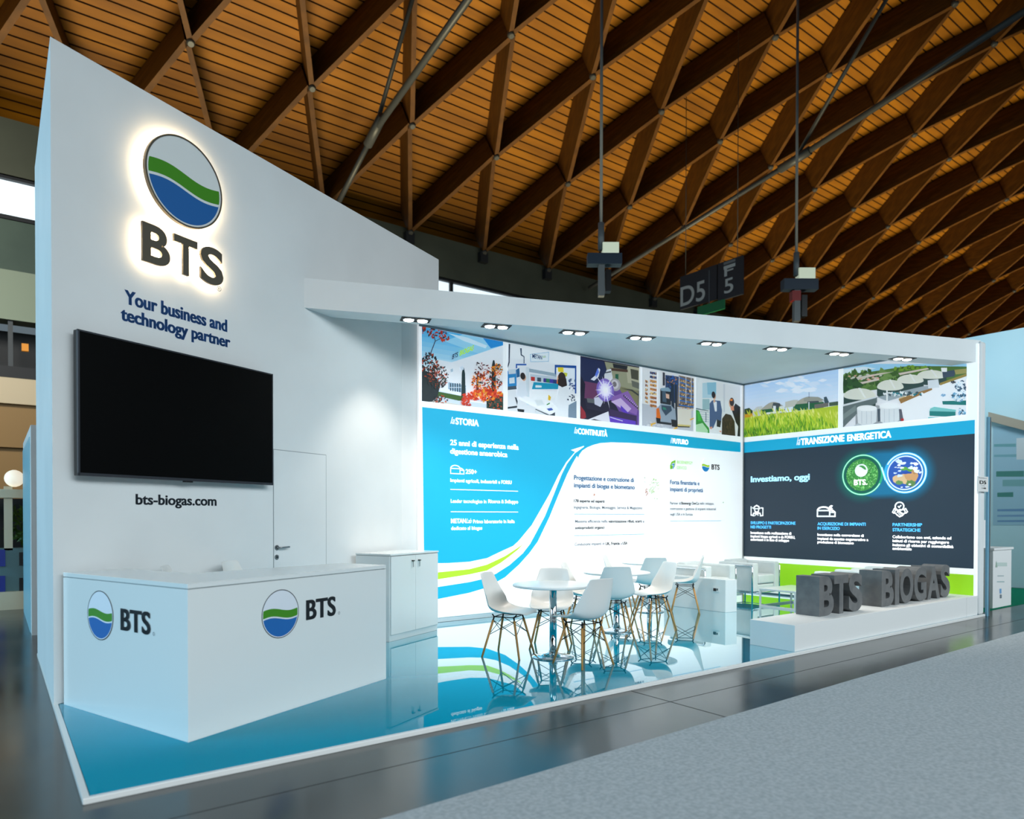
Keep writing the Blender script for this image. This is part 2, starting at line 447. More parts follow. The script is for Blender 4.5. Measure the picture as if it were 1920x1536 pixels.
tag(m.build('wall_back', [M_hdark, M_hlight, M_beige, M_tan, M_dk]), 'far side wall of the hall with a gallery above', 'wall', kind='structure')
# sky-lit end of the roof: brackets where ribs land on the beam
m = MB()
for i in range(-4, 28):
    x = 0.762 * D + i * D
    m.obox((x - 0.16, HY - 0.2, 10.6), (0.32, 0, 0), (0, 0.3, 0), (0, 0, 0.36))
tag(m.build('trim_3', M_dk), 'dark steel brackets where the roof ribs meet the edge beam', 'bracket', kind='structure')

# ------------------------------------------------------------------ the stand: floor platform
plat = thing('platform', 'glossy turquoise platform floor of the exhibition stand with white edging', 'floor platform', (PX0, PY0, 0))
m = MB(); m.box(PX0 + 0.035, PX1, PY0 + 0.035, PY1, 0.0, PT); W(m.build('floor_panel', M_platform), plat)
m = MB(); m.prism([(PX0, PY0), (PX1, PY0), (PX1, PY0 + 0.033), (PX0 + 0.033, PY0 + 0.033)], 0, PT + 0.002)
W(m.build('edge_trim', M_trim, bevel=0.004), plat)
m = MB(); m.prism([(PX0, PY0), (PX0 + 0.033, PY0 + 0.033), (PX0 + 0.033, PY1), (PX0, PY1)], 0, PT + 0.002)
W(m.build('edge_trim', M_trim, bevel=0.004), plat)

# tower: wedge-shaped room, its face turned towards the aisle
TA = Vector((0.351, 6.191, 0)); TZ = 4.96
TB = TA + TD * 5.074
TOW = Plane(TA, TD, TN)
m = MB(); m.prism([TA, TB, (TB.x, 8.66), (TA.x, 8.60)], PT + 0.002, TZ)
wl = tag(m.build('wall_left', M_wall), 'tall white tower wall turned at an angle with the screen and lit sign', 'wall', kind='structure')
a = Art(TOW, 0.0015)
a.tpx('Your business and', (233, 570), (426, 621), 26.5, (18, 74, 134), 0.05, level=True)
a.build('lettering', wl, M_plain, 'blue slogan lettering, upper line')
a = Art(TOW, 0.0015)
a.tpx('technology partner', (226, 601), (432, 651), 25, (18, 74, 134), 0.05)
a.build('lettering', wl, M_plain, 'blue slogan lettering, lower line')
a = Art(TOW, 0.0015)
a.tpx('bts-biogas.com', (254, 946), (406, 948), 20, (36, 46, 56), 0.036)
a.build('lettering', wl, M_plain, 'dark web address lettering')

# flush door
dl, dt = TOW.px(512.5, 843); dr, _ = TOW.px(610.7, 900)
m = MB(); g = 0.005
for (x0, x1, z0, z1) in ((dl - g, dl + 0.002, PT, dt), (dr - 0.002, dr + g, PT, dt), (dl - g, dr + g, dt - 0.002, dt + g)):
    m.obox(TOW.P(x0, z0, 0), TD * (x1 - x0), TN * 0.003, Vector((0, 0, z1 - z0)), 1)
m.obox(TOW.P(dl + 0.002, PT, 0), TD * (dr - dl - 0.004), TN * 0.0045, Vector((0, 0, dt - PT - 0.002)), 0)
dr_ = tag(m.build('door_1', [M_wall, M_doorgap]), 'flush white door in the tower wall with a steel lever handle', 'door', kind='structure')
hs, hz = TOW.px(518, 1027); ks, kz = TOW.px(518, 1045)
m = MB()
def disc_on(mb, pl, a_, b_, r, h0, h1, n=24, mi=0):
    rg = [[mb.b.verts.new(pl.P(a_ + r * math.cos(2 * pi * i / n), b_ + r * math.sin(2 * pi * i / n), h)) for i in range(n)] for h in (h0, h1)]
    for i in range(n):
        mb.b.faces.new((rg[0][i], rg[0][(i + 1) % n], rg[1][(i + 1) % n], rg[1][i])).material_index = mi
    mb.b.faces.new(rg[1]).material_index = mi; mb.b.faces.new(rg[0][::-1]).material_index = mi
disc_on(m, TOW, hs, hz, 0.026, 0.004, 0.012)
m.tube([TOW.P(hs, hz, 0.01), TOW.P(hs, hz, 0.05), TOW.P(hs + 0.02, hz, 0.058), TOW.P(hs + 0.125, hz + 0.004, 0.055)], 0.009, 10)
m.build('door_handle', M_steel, dr_)
m = MB(); disc_on(m, TOW, ks, kz, 0.026, 0.004, 0.010); disc_on(m, TOW, ks, kz, 0.008, 0.009, 0.013, 12, 1)
m.build('keyhole_plate', [M_steel, M_black], dr_)

# television on the tower wall
TVP = Plane(TA + TN * 0.115, TD, TN)
x0, z1 = TVP.px(145, 617); x1, _ = TVP.px(511.5, 701); _, z0 = TVP.px(146.7, 892)
_, zb = TVP.px(511, 909.7); z0 = (z0 + zb) / 2
_, zt = TVP.px(511, 701.3); z1 = (z1 + zt) / 2
tv = thing('television', 'large black flat television mounted on the white tower wall', 'television', TVP.P((x0 + x1) / 2, z0, 0), TH)
m = MB(); m.obox(TVP.P(x0, z0, -0.055), TD * (x1 - x0), TN * 0.05, Vector((0, 0, z1 - z0)))
W(m.build('casing', M_black, bevel=0.006), tv)
m = MB(); t_ = 0.018
for (a0, a1, b0, b1) in ((x0, x1, z1 - 0.012, z1), (x0, x1, z0, z0 + 0.022), (x0, x0 + 0.014, z0, z1), (x1 - 0.012, x1, z0, z1)):
    m.obox(TVP.P(a0, b0, -0.01), TD * (a1 - a0), TN * 0.013, Vector((0, 0, b1 - b0)))
W(m.build('bezel', M_bezel), tv)
m = MB(); m.obox(TVP.P(x0 + 0.014, z0 + 0.022, -0.004), TD * (x1 - x0 - 0.026), TN * 0.003, Vector((0, 0, z1 - z0 - 0.034)))
W(m.build('screen', M_screen), tv)
m = MB(); m.obox(TVP.P((x0 + x1) / 2 - 0.04, z0 - 0.012, -0.03), TD * 0.08, TN * 0.03, Vector((0, 0, 0.014)))
W(m.build('sensor_tab', M_black), tv)
m = MB(); m.obox(TVP.P((x0 + x1) / 2 - 0.35, (z0 + z1) / 2 - 0.22, -0.115), TD * 0.7, TN * 0.062, Vector((0, 0, 0.44)))
W(m.build('wall_bracket', M_black2), tv)

# lit round emblem and letters on the tower
def wave(x, amp, c): return c - amp * math.sin(pi * x)
def emblem(art, c, rx, ry, green, blue, ringc, white=None, rw=0.045, pair=True):
    """round mark: thin ring, pale top, green wave band, blue lower field; c, rx, ry in plane units"""
    n = 48
    if white: art.ell(c, rx, ry, white, 48)
    def arc_fill(top, bot, r):
        xs = [-r * math.cos(pi * i / n) for i in range(n + 1)]
        up, dn = [], []
        for x in xs:
            lim = math.sqrt(max(0, r * r - x * x)); T = min(top(x), lim); B = max(bot(x), -lim)
            T = max(T, -lim); B = min(B, lim)
            if T < B: T = B
            up.append((c[0] + x * rx, c[1] + T * ry)); dn.append((c[0] + x * rx, c[1] + B * ry))
        return up + dn[::-1]
    r = 0.93
    art.poly(arc_fill(lambda x: 0.18 - 0.075 * math.sin(pi * x), lambda x: -0.14 - 0.075 * math.sin(pi * x), r), green)
    art.poly(arc_fill(lambda x: -0.20 - 0.075 * math.sin(pi * x), lambda x: -1.0, r), blue)
    if ringc: art.ring(c, rx, ry, rw * rx, ringc, 56)
GREEN, BLUE, DARK = (62, 136, 14), (20, 98, 172), (44, 50, 56)
dc = (1.063, 4.318); DRAD = 0.374
em = thing('emblem_sign', 'round back-lit emblem with green wave and blue field, high on the tower wall', 'sign', TOW.P(dc[0], dc[1] - DRAD, 0), TH)
def disc_world(name, pl, c, r, h0, h1, mt, parent, n=64):
    mb = MB(); disc_on(mb, pl, c[0], c[1], r, h0, h1, n); return W(mb.build(name, mt), parent)
disc_world('disc', TOW, dc, DRAD, 0.06, 0.085, M_white, em)
m = MB()
n = 72
for i in range(n):
    a0, a1 = 2 * pi * i / n, 2 * pi * (i + 1) / n
    R1, R2 = DRAD + 0.003, DRAD - 0.012
    def q(r, a_, h): return TOW.P(dc[0] + r * math.cos(a_), dc[1] + r * math.sin(a_), h)
    for (ra, ha, rb, hb) in ((R1, 0.055, R1, 0.089), (R1, 0.089, R2, 0.089)):
        m.face([q(ra, a0, ha), q(ra, a1, ha), q(rb, a1, hb), q(rb, a0, hb)])
W(m.build('rim', M_signface), em)
a = Art(TOW, 0.0855); emblem(a, dc, DRAD, DRAD, GREEN, (16, 92, 160), None)
W(a.build('wave_print', None, M_plain), em)
m = MB()
for i in range(n):
    a0, a1 = 2 * pi * i / n, 2 * pi * (i + 1) / n
    m.face([q(DRAD - 0.008, a0, 0.058), q(DRAD - 0.008, a1, 0.058), q(DRAD - 0.05, a1, 0.058), q(DRAD - 0.05, a0, 0.058)])
W(m.build('led_strip', M_led), em)
def solid_letter(ch, pl, x0, x1, z0, z1, h0, h1, bold, depth_mat, name, parent, bevel=0.0):
    """a letter cut from board: front at h1, back at h0 along the plane normal, filling the given box"""
    vs, fs = glyphs(ch, bold, 0.0, 0.5)
    ax = [min(v[i] for v in vs) for i in range(3)]; bx = [max(v[i] for v in vs) for i in range(3)]
    P = []
    for v in vs:
        t = [(v[i] - ax[i]) / max(1e-9, bx[i] - ax[i]) for i in range(3)]
        P.append(tuple(pl.P(x0 + (x1 - x0) * t[0], z0 + (z1 - z0) * t[1], h0 + (h1 - h0) * t[2])))
    me = bpy.data.meshes.new(name); me.from_pydata(P, [], fs)
    bm = bmesh.new(); bm.from_mesh(me); bmesh.ops.remove_doubles(bm, verts=bm.verts, dist=1e-5); bmesh.ops.recalc_face_normals(bm, faces=bm.faces); bm.to_mesh(me); bm.free()
    o = link(name, me, depth_mat)
    if parent is not None: W(o, parent)
    return o
for ch, x0, x1, wd in (('B', 0.674, 0.925, 'first'), ('T', 0.962, 1.192, 'middle'), ('S', 1.225, 1.466, 'last')):
    z0, z1 = 3.527, 3.850
    if ch == 'S': z0, z1 = 3.522, 3.856
    t = thing('sign_letter', 'back-lit dark letter %s below the round emblem on the tower wall' % ch, 'letter', TOW.P((x0 + x1) / 2, z0, 0), TH, 'back-lit letters on the tower wall')
    solid_letter(ch, TOW, x0, x1, z0, z1, 0.045, 0.07, 0.03, M_signface, 'letter_face', t)
    e = 0.012
    solid_letter(ch, TOW, x0 + e, x1 - e, z0 + e, z1 - e, 0.036, 0.044, 0.03, M_led, 'led_back', t)
a = Art(TOW, 0.0015); rs = TOW.px(410.5, 541.5)
a.ring(rs, 0.024, 0.024, 0.005, (40, 78, 110)); a.text('R', (rs[0] - 0.009, rs[1] - 0.011), (rs[0] + 0.011, rs[1] - 0.011), 0.022, (40, 78, 110))
a.build('lettering', wl, M_plain, 'small registered mark beside the lit letters')

# back and right walls of the open lounge
m = MB(); m.box(4.0, RX + 0.02, BY, BY + 0.12, PT + 0.003, 3.90)
m.box(4.2, RX, BY - 0.012, BY, PT + 0.003, 0.10)
tag(m.build('wall_rear', M_wall), 'straight white back wall of the lounge behind the blue graphic', 'wall', kind='structure')
m = MB(); m.box(RX, RX + 0.165, 4.06, 8.13, PT + 0.002, 3.94)
wr = m.build('wall_right', M_wall, bevel=0.03, seg=3)
tag(wr, 'white side wall at the right end of the stand', 'wall', kind='structure')

M_shadowline = mat('grey_shadow_line', (128, 144, 152), 0.4, 0.3)
m = MB(); m.box(4.40, RX - 0.046, BY - 0.056, BY - 0.0445, 3.874, 3.9045); m.box(RX - 0.056, RX - 0.0445, 4.12, BY - 0.057, 3.874, 3.9045)  # shadow line under the ceiling, put in as grey strips above both graphics
tag(m.build('trim_4', M_shadowline), 'thin grey strip standing in for the shadow line between the wall graphics and the white ceiling', 'shadow line', kind='structure')
m = MB(); m.box(RX - 0.075, RX - 0.046, BY - 0.075, BY - 0.057, PT + 0.003, 3.873)
tag(m.build('trim_5', M_alu), 'upright aluminium corner profile between the two wall graphics', 'profile', kind='structure')
# canopy: deep front beam with the spotlights, flat white ceiling behind it
F0 = Vector((2.65, 7.287, 0)); F1 = Vector((11.34, 4.085, 0)); FD = (F1 - F0).normalized(); FN = Vector((-FD.y, FD.x, 0))  # FN points into the stand
cz0, cz1 = 3.64, 3.955
can = thing('canopy', 'white flat canopy with a deep slanting front beam over the lounge', 'canopy', (6.5, 6.2, cz0))
Lf = (F1 - F0).length
m = MB(); m.prism([F0, F1, F1 + FN * 0.29, F0 + FN * 0.29 + TD * 0.12 * 0], cz0, cz1)
W(m.build('front_beam', M_wall), can)
q0 = F0 + FN * 0.29
m = MB(); m.prism([q0, F1 + FN * 0.29, (RX - 0.001, 4.5), (RX - 0.001, BY - 0.001), (4.19, BY - 0.001), (2.9, 7.40)], 3.905, 3.945)
W(m.build('ceiling_panel', M_wall), can)
pairs = [(3.804, 6.951), (4.69, 6.646), (5.595, 6.322), (6.425, 6.015), (7.367, 5.712), (8.297, 5.411), (9.229, 5.098), (10.236, 4.754)]
ords = ['first', 'second', 'third', 'fourth', 'fifth', 'sixth', 'seventh', 'eighth']
FRZ = math.atan2(FD.y, FD.x)
def make_spot():
    t = thing('spotlight', 'x', 'spotlight', (0, 0, 0), 0, 'twin spotlights along the canopy beam')
    m = MB()
    for (x0, x1, y0, y1) in ((-0.165, 0.165, -0.085, -0.077), (-0.165, 0.165, 0.077, 0.085), (-0.165, -0.157, -0.077, 0.077), (0.157, 0.165, -0.077, 0.077), (-0.004, 0.004, -0.077, 0.077)):
        m.box(x0, x1, y0, y1, -0.006, 0.0)
    m.box(-0.157, 0.157, -0.077, 0.077, -0.0015, 0.0)
    m.build('housing', M_black2, t)
    for s_ in (-1, 1):
        m = MB(); m.lathe([(0.066, 0.0), (0.066, -0.010), (0.058, -0.012)], 28, (s_ * 0.078, 0, -0.001)); r_ = m.build('lamp_ring', M_chrome, t)
        m = MB(); m.lathe([(0.056, -0.010), (0.054, -0.016), (0.03, -0.022)], 28, (s_ * 0.078, 0, -0.002)); m.build('lamp', M_lamp, t)
    return t
sp0 = make_spot()
for i, (x, y) in enumerate(pairs):
    t = sp0 if i == 0 else copy_tree(sp0)
    P = F0 + FD * (Vector((x, y, 0)) - F0).dot(FD) + FN * 0.115
    t.location = (P.x, P.y, cz0); t.rotation_euler = (0, 0, FRZ)
    t['label'] = ('twin square spotlight in the canopy beam, %s from the tower wall' % ords[i]) if i < 7 else 'twin square spotlight in the canopy beam, nearest the right side wall'
    l = bpy.data.lights.new('spot_lamp', 'SPOT'); l.energy = 92; l.color = (1.0, 0.93, 0.83); l.spot_size = math.radians(92); l.spot_blend = 0.75; l.shadow_soft_size = 0.06
    o = bpy.data.objects.new('spot_lamp', l); COL.objects.link(o); o.location = (P.x, P.y, cz0 - 0.04); aim(o, P + FN * 0.55 + Vector((0, 0, 0.0)))
# ------------------------------------------------------------------ graphic on the back wall
BACK = Plane((0, BY - 0.045, 0), (1, 0, 0), (0, -1, 0))
SIDE = Plane((RX - 0.045, BY, 0), (0, -1, 0), (-1, 0, 0))
WH = (250, 251, 252); CYAN = (2, 167, 207); INK = (56, 66, 78); PALE = (128, 180, 208); TXB = (22, 118, 164)
zt_, zb_ = 3.872, 2.918
gp = thing('wall_graphic', 'large back-lit blue and white graphic with five photos along the back wall', 'wall graphic', (7.85, BY - 0.03, 0.1))
gx0, gx1 = 4.402, 11.262
m = MB(); m.box(gx0, gx1, BY - 0.044, BY - 0.001, 0.10, 3.902)
W(m.build('lightbox_frame', M_frame), gp)
a = Art(BACK, 0.0005)
a.poly([(gx0 + 0.004, 0.104), (gx1 - 0.004, 0.104), (gx1 - 0.004, 3.898), (gx0 + 0.004, 3.898)], WH)
stroke_r = [(1101, 839), (1091.7, 845), (1086, 853), (1084, 859), (1081.7, 855), (1073, 870), (1063, 890), (1047, 928), (1030, 970), (1008, 1016), (1005, 1020), (993, 1036.7), (973, 1059), (947, 1082.5), (913, 1101.7), (880, 1111.7), (822, 1123.3), (796, 1127)]
stroke_l = [(1095, 838), (1078, 850), (1063, 870), (1053, 890), (1038, 928), (1021.7, 968), (996.7, 1015), (994, 1020), (980, 1038), (955, 1060), (930, 1076), (905, 1086), (880, 1091.7), (822, 1100.7), (796, 1103)]
white_l = [(1095, 836), (1070, 844), (1078, 847.5), (1061.7, 866.7), (1046.7, 891.7), (1030, 926.7), (1013, 956.7), (996.7, 985), (971.7, 1015), (961.7, 1024), (947, 1030.5), (913, 1046.7), (880, 1053.5), (840, 1056), (796, 1056.5)]
a.px([(791.5, 763.3), (1388.5, 829.5), (1388.5, 848), (1300.5, 840.5), (1232, 833.8), (1180, 830.5), (1146, 829.5), (1125, 831), (1111.5, 834.6)] + stroke_r, CYAN)
a.px(white_l + stroke_l[::-1], WH)
a.px([(796, 1075.5), (822, 1073.3), (880, 1067.5), (913, 1059), (947, 1043), (970, 1028), (982, 1019.5), (970, 1031.5), (955, 1043.5), (938, 1056), (913, 1070), (880, 1077.2), (822, 1086.3), (796, 1089)], (168, 214, 38))
W(a.build('printed_panel', None), gp)

def photo(plane, parent, name, label, l, r, fn, z0=zb_, z1=zt_, bgc=(200, 215, 230)):
    """l, r: pixels at mid height of the left and right edges"""
    a = Art(plane, 0.004); x0 = plane.px(*l)[0]; x1 = plane.px(*r)[0]
    a.clip = (x0, x1, z0, z1)
    a.poly([(x0, z0), (x1, z0), (x1, z1), (x0, z1)], bgc)
    a.X = lambda u: x0 + (x1 - x0) * u
    a.Y = lambda v: z0 + (z1 - z0) * v
    a.N_ = lambda pts: [(a.X(p[0]), a.Y(p[1])) for p in pts]
    fn(a); return W(a.build(name, None, None, label), parent)
def rect(a, x0, y0, x1, y1, c): a.poly(a.N_([(x0, y0), (x1, y0), (x1, y1), (x0, y1)]), c)
def grad(a, y0, y1, c0, c1, n=8, x0=0, x1=1):
    for i in range(n):
        t = (i + 0.5) / n; b0 = y0 + (y1 - y0) * i / n; b1 = y0 + (y1 - y0) * (i + 1) / n
        a.k += 0.2
        a.poly(a.N_([(x0, b0), (x1, b0), (x1, b1), (x0, b1)]), tuple(c0[j] + (c1[j] - c0[j]) * t for j in range(3)), False)

Z1 = (770, 600, 6)
def ph_building(a):
    grad(a, 0.35, 1.0, (235, 244, 250), (70, 172, 226), 10)
    a.z(Z1, [(700, 120), (1042, 262), (1042, 290), (760, 380), (380, 240)], (150, 208, 238))
    a.z(Z1, [(800, 190), (1042, 250), (1042, 285), (900, 320)], (36, 140, 214))
    a.z(Z1, [(420, 150), (640, 200), (860, 290), (840, 320), (600, 240)], (206, 232, 246))
    a.z(Z1, [(330, 520), (760, 380), (1042, 285), (1042, 960), (330, 800)], (232, 236, 242))
    for i in range(6):
        a.z(Z1, [(340, 560 + i * 40), (1042, 420 + i * 62), (1042, 424 + i * 62), (340, 563 + i * 40)], (212, 220, 230))
    a.z(Z1, [(260, 440), (470, 480), (330, 620), (240, 600)], (228, 234, 242))
    a.z(Z1, [(420, 700), (620, 740), (620, 830), (420, 780)], (150, 176, 196))
    for i in range(7): a.z(Z1, [(440 + i * 26, 712), (452 + i * 26, 715), (452 + i * 26, 800 + i * 4), (440 + i * 26, 796 + i * 4)], (40, 66, 84))
    for i in range(7): a.z(Z1, [(436 + i * 26, 756), (462 + i * 26, 760), (462 + i * 26, 766), (436 + i * 26, 762)], (220, 228, 236))
    a.z(Z1, [(125, 900), (420, 930), (700, 980), (1042, 1035), (125, 1035)], (206, 204, 196))
    a.z(Z1, [(270, 800), (580, 860), (590, 905), (540, 910), (270, 850)], (58, 92, 36))
    a.z(Z1, [(450, 960), (1000, 1000), (1042, 1040), (500, 1040)], (214, 204, 190))
    a.z(Z1, [(640, 900), (900, 940), (900, 952), (640, 915)], (238, 236, 232))
    for (x, t, b, wd) in ((590, 540, 860, 24), (748, 615, 850, 16), (930, 455, 930, 28)):
        a.z(Z1, [(x - wd, b), (x - wd * 0.75, t + 60), (x - wd * 0.3, t), (x + wd * 0.3, t), (x + wd * 0.8, t + 70), (x + wd, b)], (30, 50, 52))
    a.z(Z1, [(545, 530), (585, 515), (595, 560), (560, 570)], (210, 222, 236)); a.z(Z1, [(440, 560), (470, 545), (475, 580), (450, 590)], (170, 190, 205))
    a.z(Z1, [(120, 560), (240, 600), (330, 720), (300, 860), (240, 920), (120, 925)], (24, 36, 40))
    a.z(Z1, [(850, 880), (1042, 830), (1042, 1035), (850, 1005)], (40, 60, 50))
    LV = [(28, 40, 44), (38, 44, 42), (60, 40, 34), (168, 62, 30)]
    a.scatter((200, 520, 110, 150), 170, 17, LV, Z1); a.scatter((300, 620, 120, 110), 120, 15, LV, Z1); a.scatter((330, 900, 90, 50), 60, 13, LV + [(196, 88, 40)], Z1)
    a.scatter((290, 690, 110, 80), 80, 15, LV + [(46, 62, 44)], Z1)
    a.stroke([a.p.px(770 + x / 6, 600 + y / 6) for x, y in ((190, 450), (270, 240), (250, 160))], 0.012, (60, 62, 70))
    a.stroke([a.p.px(770 + x / 6, 600 + y / 6) for x, y in ((272, 240), (345, 205))], 0.008, (60, 62, 70))
    RED = [(176, 42, 26), (200, 60, 30), (120, 36, 30), (60, 40, 44)]
    a.scatter((290, 150, 110, 60), 34, 22, RED, Z1); a.scatter((370, 210, 50, 30), 10, 22, RED, Z1); a.scatter((140, 110, 30, 60), 12, 24, RED, Z1)
    a.scatter((850, 700, 170, 120), 190, 17, [(206, 78, 24), (180, 52, 22), (60, 50, 40), (226, 132, 34), (48, 44, 44)], Z1)
    a.scatter((790, 560, 90, 90), 40, 14, [(120, 40, 36), (60, 44, 44)], Z1)
    a.scatter((840, 850, 200, 60), 120, 26, [(214, 62, 22), (232, 92, 24), (190, 40, 22), (228, 150, 40)], Z1)
    a.scatter((620, 900, 50, 90), 40, 26, [(206, 56, 24), (176, 40, 22)], Z1); a.scatter((950, 940, 90, 70), 90, 16, [(40, 56, 48), (190, 70, 30), (60, 70, 60)], Z1)
    a.scatter((960, 560, 60, 60), 60, 16, [(222, 140, 36), (206, 84, 26), (48, 60, 50)], Z1)
    p0 = a.p.px(770 + 452 / 6, 600 + 448 / 6); p1 = a.p.px(770 + 522 / 6, 600 + 415 / 6); p2 = a.p.px(770 + 700 / 6, 600 + 340 / 6)
    a.text('BTS', p0, p1, 0.062, (40, 66, 92), 0.03, 0.3); a.text('BIOGAS', (p1[0] + 0.02, p1[1] + 0.01), p2, 0.066, (176, 206, 30), 0.03, 0.3)
def person(a, crop, head, hr, hair, body, coat, skin=(206, 160, 132), face=1):
    c = (crop[0] + head[0] / crop[2], crop[1] + head[1] / crop[2]); q = a.p.px(*c); r = abs(a.p.px(c[0], c[1] - hr / crop[2])[1] - q[1])
    a.z(crop, body, coat)
    a.ell((q[0] + face * r * 0.2, q[1] - r * 0.2), r * 0.75, r * 0.95, skin, 16); a.ell((q[0] - face * r * 0.15, q[1] + r * 0.15), r * 0.85, r * 0.95, hair, 16)
def ph_lab(a):
    rect(a, 0, 0, 1, 1, (226, 230, 236)); rect(a, 0, 0.0, 1, 0.3, (216, 220, 226))
    z = lambda pts, c: a.z(Z1, pts, c)
    z([(1088, 270), (1860, 410), (1860, 520), (1088, 420)], (236, 240, 244))
    z([(1100, 270), (1118, 272), (1112, 480), (1092, 540), (1085, 520), (1100, 470)], (58, 66, 84))
    z([(1228, 318), (1248, 318), (1248, 390), (1278, 410), (1278, 490), (1268, 490), (1268, 416), (1236, 400)], (62, 76, 96))
    z([(1340, 385), (1555, 360), (1552, 470), (1345, 475)], (120, 160, 196)); z([(1346, 390), (1550, 366), (1547, 464), (1350, 470)], (222, 234, 242))
    a.tpx('METAN', (770 + 1366 / 6, 600 + 442 / 6), (770 + 1476 / 6, 600 + 434 / 6), 8, (24, 56, 110), 0.03)
    z([(1480, 432), (1520, 425), (1518, 400), (1482, 405)], (190, 206, 190))
    z([(1618, 505), (1862, 515), (1862, 545), (1635, 535), (1635, 640), (1618, 640)], (26, 76, 150)); z([(1845, 520), (1862, 520), (1862, 900), (1845, 880)], (30, 80, 160))
    z([(1640, 540), (1845, 550), (1845, 760), (1640, 720)], (228, 236, 246))
    z([(1180, 495), (1300, 495), (1300, 512), (1195, 512), (1195, 545), (1180, 545)], (40, 90, 170))
    z([(1290, 540), (1620, 600), (1640, 640), (1290, 580)], (150, 170, 184)); z([(1290, 530), (1330, 530), (1335, 960), (1300, 960)], (206, 216, 224))
    z([(1088, 575), (1185, 560), (1190, 745), (1088, 760)], (44, 134, 196)); z([(1105, 655), (1165, 645), (1168, 712), (1108, 718)], (214, 226, 236)); z([(1095, 560), (1180, 550), (1180, 605), (1100, 612)], (200, 212, 224))
    z([(1088, 752), (1185, 742), (1190, 780), (1088, 790)], (70, 84, 98)); z([(1185, 560), (1220, 540), (1225, 640), (1190, 650)], (40, 100, 150))
    z([(1340, 610), (1640, 640), (1640, 720), (1340, 680)], (190, 202, 214))
    for x, c in ((1350, (190, 50, 44)), (1420, (60, 78, 92)), (1490, (64, 54, 140)), (1520, (40, 124, 90)), (1560, (60, 56, 160)), (1600, (36, 60, 120)), (1640, (230, 120, 40))):
        z([(x, 640 + (x - 1350) * 0.12), (x + 44, 644 + (x - 1350) * 0.12), (x + 44, 690 + (x - 1350) * 0.12), (x, 684 + (x - 1350) * 0.12)], c)
    z([(1380, 700), (1660, 720), (1655, 780), (1360, 780)], (26, 150, 186)); z([(1400, 735), (1470, 740), (1468, 762), (1400, 762)], (228, 236, 240))
    z([(1650, 535), (1715, 535), (1718, 590), (1655, 585)], (232, 206, 40)); z([(1720, 590), (1760, 600), (1755, 640), (1722, 630)], (200, 200, 60))
    z([(1240, 850), (1700, 960), (1580, 1060), (1330, 950), (1200, 880)], (240, 242, 245)); z([(1340, 790), (1860, 830), (1860, 920), (1620, 1020), (1330, 930)], (236, 240, 244))
    z([(1400, 1000), (1560, 1070), (1620, 1040), (1620, 1090), (1400, 1040)], (60, 70, 80)); z([(1400, 1010), (1540, 1075), (1540, 1100), (1400, 1060)], (206, 212, 218))
    z([(1770, 960), (1862, 910), (1862, 1125), (1770, 1110)], (120, 140, 160)); z([(1385, 900), (1470, 900), (1500, 950), (1420, 970)], (214, 222, 226))
    z([(1088, 980), (1225, 962), (1225, 985), (1088, 1000)], (40, 48, 54)); z([(1168, 870), (1185, 875), (1215, 960), (1195, 960)], (30, 40, 50))
    z([(1200, 900), (1280, 920), (1260, 1010), (1280, 1045), (1225, 1050), (1190, 1010)], (216, 220, 226)); z([(1195, 1000), (1275, 1010), (1270, 1050), (1200, 1030)], (30, 36, 40))
    person(a, Z1, (1262, 640), 42, (44, 36, 36), [(1225, 690), (1290, 700), (1300, 800), (1320, 840), (1250, 880), (1190, 850), (1195, 740)], (216, 224, 234))
    person(a, Z1, (1690, 660), 66, (50, 34, 32), [(1660, 760), (1740, 730), (1785, 830), (1770, 1000), (1760, 1110), (1620, 1100), (1640, 990), (1560, 910), (1580, 870), (1640, 880)], (230, 234, 240), face=-1)
    z([(1650, 670), (1745, 660), (1755, 740), (1700, 760), (1650, 730)], (46, 32, 30))
    z([(1545, 840), (1575, 870), (1565, 910), (1540, 900)], (220, 180, 40)); z([(1525, 950), (1560, 930), (1560, 945), (1527, 962)], (40, 130, 60)); z([(1525, 1000), (1580, 990), (1600, 1015), (1550, 1025)], (60, 90, 170))
    a.scatter((1810, 720, 40, 70), 26, 16, [(40, 60, 120), (230, 236, 240), (90, 110, 140)], Z1); a.scatter((1800, 880, 50, 40), 24, 14, [(50, 60, 80), (230, 234, 238)], Z1)
Z2 = (1070, 640, 6)
